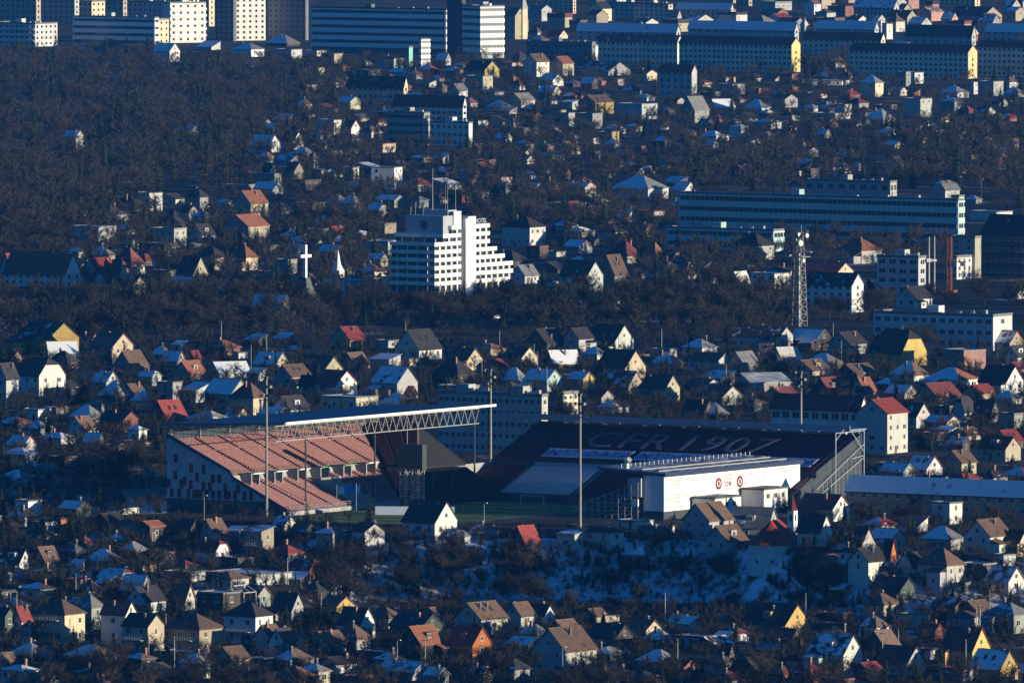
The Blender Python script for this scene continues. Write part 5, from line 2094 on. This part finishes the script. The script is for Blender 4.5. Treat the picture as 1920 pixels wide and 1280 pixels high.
def conifer_meshes(seed, H=10.0, rad=2.4):
    rg = random.Random(seed)
    tr, cr = MB(), MB()
    tr.bar((0, 0, -.8), (0, 0, H * .95), .20, 0, 6, .03)
    n = 26
    for i in range(n):
        z = H * (.06 + .93 * i / n)
        rr = rad * (1 - i / n) ** .82 * rg.uniform(.85, 1.1) + .12
        k = max(7, int(17 * (1 - i / n)) + 5)
        for j in range(k):
            a = j * 2 * math.pi / k + rg.uniform(-.25, .25)
            r = rr * rg.uniform(.62, 1.12)
            d = Vector((math.cos(a), math.sin(a), 0))
            s = Vector((-math.sin(a), math.cos(a), 0))
            droop = -.26 * r + rg.uniform(-.12, .12)
            p0 = Vector((0, 0, z))
            for t0, t1, w in ((.05, .55, .24), (.45, 1.0, .26)):
                a0 = p0 + d * (r * t0) + Vector((0, 0, droop * t0 + .04 * H / 10))
                a1 = p0 + d * (r * t1) + Vector((0, 0, droop * t1 + (.10 if t1 == 1 else 0)))
                ww = w * r
                cr.poly([a0 - s * ww * .5, a0 + s * ww * .5, a1 + s * ww * .18 + Vector((0, 0, -.12 * r)), a1])
                cr.poly([a0 - s * ww * .5, a1 - s * ww * .35 + Vector((0, 0, -.16 * r)), a1])
                cr.poly([a0, a1 + Vector((0, 0, -.30 * r * w * 2)), a1])
    return tr.mesh('trunk', ['bark']), cr.mesh('crown', ['needles'])


BARE = [bare_tree_meshes(100 + i, 10.0, (.42, .58, .7, .5, .62, .36, .55)[i]) for i in range(7)]
CONI = [conifer_meshes(200 + i, 10.0, (2.0, 2.5, 1.6)[i]) for i in range(3)]


def near_foot(x, y, pad):
    for q in near_list(x, y):
        fx, fy, r = q[:3]
        if len(q) > 7:
            t, L, W = q[7:10]
            dx, dy = x - fx, y - fy
            a, b = dx * math.cos(t) + dy * math.sin(t), -dx * math.sin(t) + dy * math.cos(t)
            if abs(a) < L / 2 + pad + .4 and abs(b) < W / 2 + pad + .4:
                return True
        elif abs(fx - x) < r + pad and abs(fy - y) < r + pad + 2:
            return True
    return False


_GRID = {}
for _q in FOOT:
    _n = int((_q[2] + 14) / 20) + 1
    for _i in range(int(_q[0] // 20) - _n, int(_q[0] // 20) + _n + 1):
        for _j in range(int(_q[1] // 20) - _n, int(_q[1] // 20) + _n + 1):
            _GRID.setdefault((_i, _j), []).append(_q)


def near_list(x, y):
    return _GRID.get((int(x // 20), int(y // 20)), ())


def plant_tree(px, py, h, label, group, kind='bare', check=True, var=None, rg=None, wide=1.0):
    rg = rg or rnd
    p, m = gp(px, py)
    if check and near_foot(p.x, p.y, h * .16):
        return None
    tr, cr = (BARE[rg.randrange(7)] if kind == 'bare' else CONI[rg.randrange(3)]) if var is None else (BARE if kind == 'bare' else CONI)[var]
    root = thing('bare_tree' if kind == 'bare' else 'conifer', label, 'tree' if kind == 'bare' else 'conifer', p, rg.uniform(0, 6.28), group)
    s = h / 10
    sx = s * rg.uniform(.9, 1.15) * wide
    link('trunk', tr, root, (0, 0, 0), (0, 0, 0), (s, s, s))
    link('crown', cr, root, (0, 0, 0), (0, 0, 0), (sx, sx, s))
    return root


# conifers one can tell apart
CON = """
155 757 68 dark pointed conifer beside the white villa with the half-hipped roof
128 762 52 shorter dark conifer next to the white villa with the half-hipped roof
290 850 88 very tall dark conifer before the red metal roof
268 846 60 broad dark conifer left of the very tall one by the red metal roof
130 1012 62 dark conifer beside the lit orange wall of the brick house
150 1040 52 dark conifer below the lit orange wall of the brick house
30 1000 62 dark conifer rising behind the white box house
575 988 58 slim dark conifer at the foot of the red seats
692 992 78 tall dark conifer in front of the corner of the red seats
595 1185 92 large spruce among the houses beside the lit yellow house
612 1190 70 spruce standing close behind the lit yellow house
795 752 62 dark conifer touching the white blank gable
788 735 40 small conifer behind the white blank gable
1052 782 66 dark round-topped conifer before the lit cream block
1728 842 62 dark conifer before the lit end of the white school
1742 846 48 second conifer beside the lit end of the white school
1575 1002 52 dark conifer beside the dark red roofed long house
1512 1098 36 dark conifer close beside the red faceted roof
1536 1104 36 dark conifer below the red faceted roof
1470 960 44 thin cypress-like conifer at the far white stadium wall
1484 960 50 tallest thin conifer at the far white stadium wall
1500 962 46 outermost thin conifer at the far white stadium wall
870 566 46 pine before the recess of the hotel
900 568 58 pine before the stepped wing of the hotel
925 570 62 tall pine before the lower end of the hotel
945 566 50 pine at the outer corner of the hotel
845 570 36 small pine at the entrance posts of the hotel
1668 448 44 single dark conifer before the long teal office block
1545 545 40 small conifer at the white four-storey apartment house
195 300 48 dark conifer in the wood below the snowy cottage
338 160 46 dark conifer in the wood beneath the white balcony tower
290 330 50 dark conifer deep in the wooded hill
1205 360 36 dark conifer beside the bright white snow roofs
1110 300 46 dark conifer among the yellow and grey villas
705 250 44 dark conifer beside the beige banded office
1640 330 44 dark conifer above the roofless concrete shell
1860 330 52 dark conifer in the wood under the snowy villas
420 480 40 dark conifer before the cream house with lit roof
"""
for ln in CON.strip().splitlines():
    f = ln.split()
    p_, m_ = gp(float(f[0]), float(f[1]))
    plant_tree(float(f[0]), float(f[1]), float(f[2]) * m_, ' '.join(f[3:]), None, 'conifer', False, wide=.95)

BELTS = (
    (0, 575, 640, 634, 44, 8, 12, 'bare brown trees in the park belt below the parish hall', 'bare tree in the park belt between parish hall and houses'),
    (640, 575, 1000, 612, 30, 7, 11, 'bare trees below the hotel', 'bare tree in the small wood below the hotel'),
    (1000, 560, 1480, 625, 46, 8, 12, 'bare trees between hotel and mast', 'bare tree in the wood between hotel and radio mast'),
    (1520, 588, 1650, 606, 8, 6, 9, 'bare trees by the apartment house', 'bare tree before the white four-storey apartment house'),
    (1600, 560, 1920, 586, 12, 6, 9, 'bare trees behind the long white block', 'bare tree behind the long low white block'),
    (600, 1050, 1000, 1140, 40, 5, 9, 'bare trees on the bank', 'bare tree on the dark overgrown part of the bank'),
    (1000, 1062, 1560, 1150, 26, 4, 7, 'bare trees on the snowy bank', 'bare tree on the snowy bank below the stadium'),
    (1490, 1085, 1580, 1110, 8, 4.5, 6, 'bare trees beside the church house', 'bare tree under the red faceted roof'),
    (0, 1268, 1920, 1318, 34, 6, 9, 'bare trees along the lowest street', 'bare tree at the lowest row of houses'),
    (150, 870, 300, 915, 14, 6, 8, 'bare trees by the checkered wall', 'bare tree beside the checkered end wall'),
    (240, 1070, 330, 1080, 3, 7, 8, 'bare trees behind the red mansard house', 'bare tree before the long red-roofed white house'),
)
_rg = random.Random(77)
for x0, y0, x1, y1, n, h0, h1, grp, lab in BELTS:
    k = tries = 0
    while k < n and tries < n * 12:
        tries += 1
        if plant_tree(_rg.uniform(x0, x1), _rg.uniform(y0, y1), _rg.uniform(h0, h1), lab, grp, rg=_rg):
            k += 1
# single bare trees between the houses
SING = """
395 775 44|before the big snow roof
700 1030 46|beside the blank white gable wall
745 1020 40|before the white house with the lit gable
1200 1140 46|by itself at the foot of the snowy bank
1566 1112 34|below the church house
1655 590 40|before the long low white block
1725 655 60|in front of the long low white block
1062 790 44|before the lit cream block
445 790 36|behind the cream house with lit side wall
1850 1130 50|below the terrace house
160 1262 60|before the brownish roofs of the lowest row
1120 1268 60|before the white house with roof windows
1310 735 34|beside the small lit white gable
1435 770 40|behind the school
230 720 34|between the brown roofs
1640 1010 36|behind the beige house
1620 985 40|before the snowy barracks
1700 982 44|before the middle of the snowy barracks
1860 990 46|before the far end of the snowy barracks
"""
for ln in SING.strip().splitlines():
    a, lab = ln.split('|')
    f = [float(q) for q in a.split()]
    p_, m_ = gp(f[0], f[1])
    plant_tree(f[0], f[1], f[2] * m_, 'single bare tree ' + lab, 'single bare trees between the houses', check=False, rg=_rg)

# the far woods read as one mass: one object
WOODS = ((-260, 556, 640, 636, 9.5, .8), (640, 576, 1000, 614, 8, .8), (1000, 560, 1480, 632, 9, .85), (1480, 590, 1650, 608, 8, .7), (380, 170, 640, 330, 9, .5), (1920, 60, 2300, 400, 10, .5), (1920, 400, 2250, 560, 9, .6), (-260, 112, 300, 470, 12.5, .95), (300, 124, 480, 340, 12, .9), (480, 118, 660, 290, 9.5, .8), (300, 340, 460, 350, 9, .5), (-260, 440, 150, 492, 9, 1.0), (880, 262, 1150, 440, 10.0, .9),  # zones starting at the right edge: unseen trees added to cast shade
         (1150, 300, 1290, 360, 9, .8), (1050, 380, 1260, 470, 9, .75), (1280, 290, 1500, 368, 11, .9), (1400, 245, 1920, 350, 10, .55), (1690, 262, 1920, 360, 12, 1.0), (1285, 440, 1790, 500, 9, .65), (1280, 480, 1420, 560, 9, .9),
         (640, 270, 890, 385, 9, .8), (960, 225, 1300, 275, 8, .5), (1300, 150, 1600, 200, 8, .3), (1505, 96, 1600, 150, 11, .9), (560, 116, 1000, 260, 8, .6), (560, 280, 700, 470, 8.5, .7), (1240, 270, 1420, 330, 9, .6),
         (1850, 350, 1920, 400, 10, .6), (380, 350, 700, 480, 7.5, .55), (560, 496, 740, 560, 7.5, .45), (140, 420, 720, 556, 8, .65), (640, 410, 740, 455, 7, .4), (1000, 110, 1920, 260, 8, .55), (1180, 420, 1300, 540, 8, .6))
# smaller growth between houses: also one mass
SCRUB = ((-240, 636, 2200, 850, 5.5, .46), (-240, 850, 320, 1250, 6, .5), (320, 980, 640, 1250, 5, .46), (640, 1060, 860, 1160, 3.4, .8), (860, 1050, 1560, 1155, 2.5, .45), (640, 1150, 2100, 1300, 5, .46), (1500, 880, 2150, 1150, 5, .46), (-240, 1240, 640, 1300, 5, .6), (1920, 560, 2250, 640, 9, .8), (960, 1000, 1300, 1060, 3.2, .5),  # the tall zone past the right edge is unseen, added for its shade
         (620, 1000, 960, 1060, 3.4, .6), (900, 790, 1050, 860, 4, .4), (1000, 740, 1450, 790, 3, .5))


def tri_template(seed, n_branch, n_twig, wide):
    """triangles of a light leafless tree one metre high, as an array (k, 3, 3)"""
    rg = random.Random(seed)
    T = []

    def tri(a, b, r):
        d = (b - a).normalized()
        s = d.cross(Vector((rg.uniform(-1, 1), rg.uniform(-1, 1), rg.uniform(-1, 1)))).normalized() * r
        T.append((tuple(a - s), tuple(a + s), tuple(b)))
    for q in range(3):
        s = Vector((math.cos(q * 2.1), math.sin(q * 2.1), 0)) * .02
        T.append((tuple(-s + Vector((0, 0, -.08))), tuple(s + Vector((0, 0, -.08))), (0, 0, .6)))
    for i in range(n_branch):
        a = rg.uniform(0, 6.28)
        up = rg.uniform(.25, 1.6)
        d = Vector((math.cos(a), math.sin(a), up)).normalized()
        p0 = Vector((0, 0, rg.uniform(.14, .45)))
        l = rg.uniform(.34, .52)
        e = p0 + d * l
        tri(p0, e, .010)
        for j in range(n_twig):
            t = rg.uniform(.25, 1.0)
            q = p0 + d * (l * t)
            dd = (d * .55 + Vector((rg.uniform(-1, 1), rg.uniform(-1, 1), rg.uniform(-.5, .9)))).normalized()
            tri(q, q + dd * rg.uniform(.07, .17), wide * rg.uniform(.5, 1.2))
    return np.array(T, dtype=np.float32)


def conifer_template(seed):
    rg = random.Random(seed)
    T = []
    for i in range(16):
        z = .06 + .92 * i / 16
        rr = .24 * (1 - i / 16) ** .85 + .012
        for j in range(9):
            a = rg.uniform(0, 6.28)
            d = Vector((math.cos(a), math.sin(a), 0))
            s = Vector((-math.sin(a), math.cos(a), 0)) * rr * .32
            e = Vector((0, 0, z - .3 * rr)) + d * rr * rg.uniform(.7, 1.15)
            T.append((tuple(Vector((0, 0, z + .04)) + s * .4), tuple(e - s), tuple(e + s)))
    return np.array(T, dtype=np.float32)


def mass(name, label, zones, templates, mat, dens, seed, pad, con=.15):
    ctmp = [conifer_template(900 + i) for i in range(3)]
    mids = []
    rg = random.Random(seed)
    tris = []
    cnt = 0
    for x0, y0, x1, y1, h, d in zones:
        # rows in image space about 6 px apart, spacing by crown width
        y = y0
        while y < y1:
            _, m = gp(960, y)
            step = h * .62 / m / d
            x = x0 + rg.uniform(0, step)
            while x < x1:
                p, mm = gp(x + rg.uniform(-.4, .4) * step, y + rg.uniform(-3, 3))
                hh = h * rg.uniform(.55, 1.3)
                if not near_foot(p.x, p.y, pad):
                    ic = rg.random() < con
                    t = ctmp[rg.randrange(3)] if ic else templates[rg.randrange(len(templates))]
                    mids.append(np.full(len(t), 1 if ic else 0, dtype=np.int32))
                    a = rg.uniform(0, 6.28)
                    c, s = math.cos(a), math.sin(a)
                    M = np.array([[c, -s, 0], [s, c, 0], [0, 0, 1]], dtype=np.float32) * np.array([[hh * rg.uniform(.85, 1.2)], [hh], [hh]], dtype=np.float32)
                    tris.append(t @ M.T + np.array([p.x, p.y, p.z], dtype=np.float32))
                    cnt += 1
                x += step * rg.uniform(.7, 1.3)
            y += dens * rg.uniform(.8, 1.2)
    A = np.concatenate(tris).reshape(-1, 3)
    n = len(A)
    me = bpy.data.meshes.new(name)
    me.vertices.add(n)
    me.vertices.foreach_set('co', A.ravel())
    me.loops.add(n)
    me.loops.foreach_set('vertex_index', np.arange(n, dtype=np.int32))
    me.polygons.add(n // 3)
    me.polygons.foreach_set('loop_start', np.arange(0, n, 3, dtype=np.int32))
    me.materials.append(MATS[mat])
    me.materials.append(MATS['needles'])
    me.polygons.foreach_set('material_index', np.concatenate(mids))
    me.update(calc_edges=True)
    o = link(name, me)
    o['kind'] = 'stuff'
    o['label'] = label
    print(name, cnt, n // 3)
    return o


_tt = [tri_template(300 + i, 24, 14, .0085) for i in range(6)]
mass('woods', 'leafless brown woods covering the far slopes', WOODS, _tt, 'bare_twigs', 6.0, 41, .5, .2)
_ts = [tri_template(320 + i, 22, 13, .0095) for i in range(5)]
mass('undergrowth', 'leafless bushes and saplings in the gardens and on the bank', SCRUB, _ts, 'scrub_twigs', 4.5, 42, .1, .16)
# ------------------------------------------------------------------ labels of the houses
LAND = [(845, 562, 'the stepped hotel'), (569, 566, 'the white cross'), (1499, 612, 'the radio mast'), (1540, 450, 'the long teal office'), (1595, 384, 'the roofless concrete shell'), (1780, 548, 'the red crane'),
        (1880, 520, 'the huge dark hall'), (1390, 136, 'the yellow-ended dormitory'), (1715, 148, 'the cream-ended dormitory'), (720, 104, 'the banded office slab'), (922, 110, 'the white-ended office wing'),
        (355, 80, 'the white balcony tower'), (470, 76, 'the tallest cream tower'), (215, 88, 'the banded school slab'), (1560, 840, 'the white school'), (870, 850, 'the grey apartment blocks'),
        (1770, 657, 'the long low white block'), (1562, 586, 'the four-storey white apartment house'), (75, 539, 'the white parish hall'), (186, 537, 'the pink-red parish roof'), (1447, 1066, 'the red faceted roof'),
        (1750, 972, 'the snowy barracks'), (400, 960, 'the checkered stadium wall'), (620, 950, 'the red seats'), (775, 953, 'the scoreboard'), (1370, 975, 'the white stadium wall'), (1300, 800, 'the thin stadium canopy'),
        (1088, 1000, 'the pole before the pitch'), (1250, 1100, 'the snowy bank'), (800, 230, 'the red-roofed galleries'), (840, 276, 'the white square-windowed block'), (705, 190, 'the black mansard block'),
        (765, 274, 'the beige banded office'), (1270, 182, 'the grey red-roofed block'), (966, 74, 'the spired church'), (1050, 122, 'the low dark office hall'), (1065, 778, 'the lit cream block'), (449, 1142, 'the timber frame'),
        (634, 530, 'the pointed spire'), (1805, 524, 'the bright white block'), (88, 664, 'the big yellow gable'), (1685, 686, 'the big yellow half-hipped house'), (886, 674, 'the long-roofed lit house'),
        (880, 1234, 'the orange lit house'), (1455, 1194, 'the dark-roofed yellow gable'), (806, 1010, 'the tall lit gable'), (1437, 739, 'the bright flat-roofed house'), (315, 794, 'the red metal roof'), (595, 1185, 'the large spruce'),
        (360, 1222, 'the big hipped house'), (1765, 1110, 'the three-floored white house'), (1853, 1044, 'the tan-roofed white house'), (630, 740, 'the red-roofed lit house'), (425, 767, 'the big snow roof'), (1715, 802, 'the pointed white gable'),
        (290, 850, 'the very tall conifer'), (1200, 374, 'the bright snow roofs'), (1118, 214, 'the plain yellow house'), (1650, 234, 'the snowy mansard'), (1773, 378, 'the white arched house'), (138, 280, 'the cottage in the wood'),
        (315, 464, 'the white flats with a lit edge'), (470, 407, 'the gable with orange verge'), (982, 462, 'the tall pale villa'), (1225, 494, 'the lit orange hip'), (508, 599, 'the huge snowy barn roof'), (1810, 692, 'the pink blank wall')]

# bespoke labels for houses that other labels point to
BESPOKE = {(88, 664): 'big two-tone yellow house with one bright sunlit gable and black roof', (1685, 686): 'big half-hipped black house with a bright yellow gable end', (880, 1234): 'bright orange house with red roof and sunlit gable',
           (1455, 1194): 'dark house with black roof and a glowing yellow gable', (806, 1010): 'tall house with lit white gable and black roof before the pitch', (1437, 739): 'grey house with brilliant white sloping flat roof',
           (315, 794): 'dark house under a bright red metal roof with snow', (360, 1222): 'large beige house with brown hipped roof and lit end', (1765, 1110): 'white three-floored house with brown hipped roof and balconies',
           (1853, 1044): 'white gabled house with tan sunlit roof above the terrace', (630, 740): 'white lit house with red roof beside the cream gable', (425, 767): 'cream house with one big snow-covered gable roof',
           (1715, 802): 'pointed white gable lit beside the school and conifers', (1200, 374): 'low white villa with bright snow-covered hipped roof in the wood', (1118, 214): 'plain yellow gabled house with brown roof in shade',
           (1650, 234): 'grey house with snow-covered mansard roof amid villas', (1773, 378): 'white arched half-hipped house above the teal office end', (138, 280): 'lone snow-roofed cottage deep in the wood',
           (315, 464): 'white flat-roofed flats with one bright lit edge on the slope', (470, 407): 'cream gabled house with orange lit verge', (982, 462): 'tall pale villa with black hipped roof above the wood', (1226, 494): 'cream house with lit orange hipped roof',
           (508, 599): 'dark barn with a huge snowy roof below the cross', (1810, 692): 'plain house with a pink lit blank wall', (784, 674): 'white front-gabled house with black roof beside the long-roofed lit house',
           (740, 747): 'white house with snowy roof and dazzling blank gable', (465, 780): 'cream hipped house with a lit orange-tinted side wall above the stand roof', (655, 774): 'modern flat-roofed house with cream lit upper floor above the stand roof',
           (1058, 1264): 'white front-gabled house with big brown roof in the lowest row', (108, 1207): 'big cream three-floored house with hipped brown roof and balconies', (985, 1037): 'dark house with a bright red roof above the bank',
           (690, 1032): 'house with a blank sunlit white gable wall beside the bank', (410, 1165): 'unfinished dark flat-roofed house below the timber frame', (1620, 1032): 'sunlit white triangular gable between dark roofs',
           (75, 742): 'white villa with lit round-topped front and black half-hipped roof', (886, 674): 'x'}
NEARW = ['right beside', 'near', 'some way from']


def house_label(q, px, py, used):
    wall = WALLN[q['wc']]
    sn = q['sn']
    if q['kind'] == 'f':
        roof = 'snow-covered flat roof' if sn >= 7 else 'flat roof'
    else:
        roof = (('snow-covered ' if sn >= 7 else 'snow-patched ' if sn >= 4 else ROOFN[q['rc']] + ' ') + TYPEN[q['kind']])
    size = 'tiny ' if q['w'] < 36 else 'small ' if q['w'] < 50 else 'big ' if q['w'] > 95 else ''
    noun = {'mid_rise_block': 'mid-rise block', 'shed': 'shed', 'town_house': 'town house', 'flat_roofed_house': 'house', 'house': 'house', 'hotel_annex': 'annex', 'cottage': 'cottage', 'outbuilding': 'outbuilding'}.get(q['name'], 'building')
    cand = sorted(LAND, key=lambda l: math.hypot((l[0] - px), (l[1] - py) * 2.2))
    ords = ['', 'second ', 'third ', 'fourth ', 'fifth ', 'sixth ']
    for o in ords:
        for l in cand[:4]:
            dx, dy = px - l[0], py - l[1]
            if math.hypot(dx, dy) < 12:
                continue
            if abs(dx) > 2.2 * abs(dy):
                rel = 'left of' if dx < 0 else 'right of'
            elif abs(dy) > .8 * abs(dx):
                rel = 'behind' if dy < 0 else 'in front of'
            else:
                rel = ('behind and left of' if dx < 0 else 'behind and right of') if dy < 0 else ('before and left of' if dx < 0 else 'before and right of')
            if o:
                s = f'{o}{size}{wall} {noun} with {roof} counting outwards {rel} {l[2]}'
            else:
                s = f'{size}{wall} {noun} with {roof} {rel} {l[2]}'
            if s not in used and len(s.split()) <= 16:
                return s
    return s


_used = set(o['label'] for o in COL.objects if o.get('label'))
for root, px, py, q in sorted(HOUSES, key=lambda h: -h[2]):
    if q['label']:
        continue
    b = BESPOKE.get((int(px), int(py)))
    s = b or house_label(q, px, py, _used)
    _used.add(s)
    root['label'] = s

# ------------------------------------------------------------------ ground: one sheet to the horizon
xs = sorted(set(list(np.arange(-150, 151, 3.0)) + list(np.arange(-2200, 2201, 100.0))))
ys = sorted(set(list(np.arange(2860, 3420, 3.0)) + list(np.arange(-200, 2860, 150.0)) + list(np.arange(3420, 4200, 20.0)) + list(np.arange(4200, 14001, 200.0))))
nx, ny = len(xs), len(ys)
vs = [(x, y, zt(x, y)) for y in ys for x in xs]
fs = [(j * nx + i, j * nx + i + 1, (j + 1) * nx + i + 1, (j + 1) * nx + i) for j in range(ny - 1) for i in range(nx - 1)]
me = bpy.data.meshes.new('ground')
me.from_pydata(vs, [], fs)
me.materials.append(MATS['ground'])
me.polygons.foreach_set('use_smooth', [True] * len(me.polygons))
me.update()
g = link('ground', me)
g['kind'] = 'structure'
g['label'] = 'dark winter ground with patches of snow'

# ------------------------------------------------------------------ camera
cd = bpy.data.cameras.new('camera')
cam = bpy.data.objects.new('camera', cd)
COL.objects.link(cam)
cam.location = (0, 0, CAM_Z)
cam.rotation_euler = (math.pi / 2 - PITCH, 0, 0)
cd.sensor_width = 36.0
cd.lens = 36.0 * F / 1920.0
cd.clip_start = 1.0
cd.clip_end = 30000.0
sc.camera = cam

# ------------------------------------------------------------------ light
SUN_EL, SUN_AZ = 4.1, -27.0       # degrees: above the horizon, and from +X towards +Y
w = bpy.data.worlds.new('World')
sc.world = w
w.use_nodes = True
nt = w.node_tree
sky = nt.nodes.new('ShaderNodeTexSky')
sky.sky_type = 'NISHITA'
sky.sun_disc = False
sky.sun_elevation = R(SUN_EL)
sky.sun_rotation = R(90.0 - SUN_AZ)
sky.altitude = 400
sky.air_density = 1.0
sky.dust_density = 0.3
sky.ozone_density = 6.0
bg = nt.nodes['Background']
bg.inputs['Strength'].default_value = 0.15
tint = N(nt, 'ShaderNodeMix', data_type='RGBA', blend_type='MULTIPLY')
tint.inputs[0].default_value = 1.0
tint.inputs[7].default_value = (0.60, 0.96, 1.06, 1)
nt.links.new(sky.outputs[0], tint.inputs[6])
nt.links.new(tint.outputs[2], bg.inputs['Color'])

sl = bpy.data.lights.new('sun', 'SUN')
sl.energy = 4.6
sl.angle = R(0.5)
sl.color = (1.0, 0.90, 0.66)
so = bpy.data.objects.new('sun', sl)
COL.objects.link(so)
d = Vector((math.cos(R(SUN_EL)) * math.cos(R(SUN_AZ)), math.cos(R(SUN_EL)) * math.sin(R(SUN_AZ)), math.sin(R(SUN_EL))))
so.rotation_euler = d.to_track_quat('Z', 'Y').to_euler()
so.location = (300, 3000, 400)

# ------------------------------------------------------------------ air
HAZE = 1.7e-5
if HAZE:
    b = MB()
    b.box(-2300, 2300, -300, 14100, -16.5, 262)
    me = b.mesh('haze', ['concrete'])
    me.materials.clear()
    mt = bpy.data.materials.new('haze_air')
    mt.use_nodes = True
    n2 = mt.node_tree
    n2.nodes.remove(n2.nodes['Principled BSDF'])
    v = n2.nodes.new('ShaderNodeVolumePrincipled')
    v.inputs['Color'].default_value = (0.06, 0.34, 1.0, 1)
    v.inputs['Density'].default_value = HAZE
    v.inputs['Anisotropy'].default_value = 0.0
    n2.links.new(v.outputs[0], n2.nodes['Material Output'].inputs['Volume'])
    me.materials.append(mt)
    o = link('haze', me)
    o['kind'] = 'stuff'
    o['label'] = 'thin blue winter haze over the city'

sc.view_settings.view_transform = 'Standard'
sc.view_settings.look = 'None'
sc.view_settings.exposure = 0.62
sc.view_settings.gamma = 1.0
sc.cycles.max_bounces = 4
sc.cycles.diffuse_bounces = 2
sc.cycles.glossy_bounces = 2
sc.cycles.volume_bounces = 0
sc.cycles.transparent_max_bounces = 4
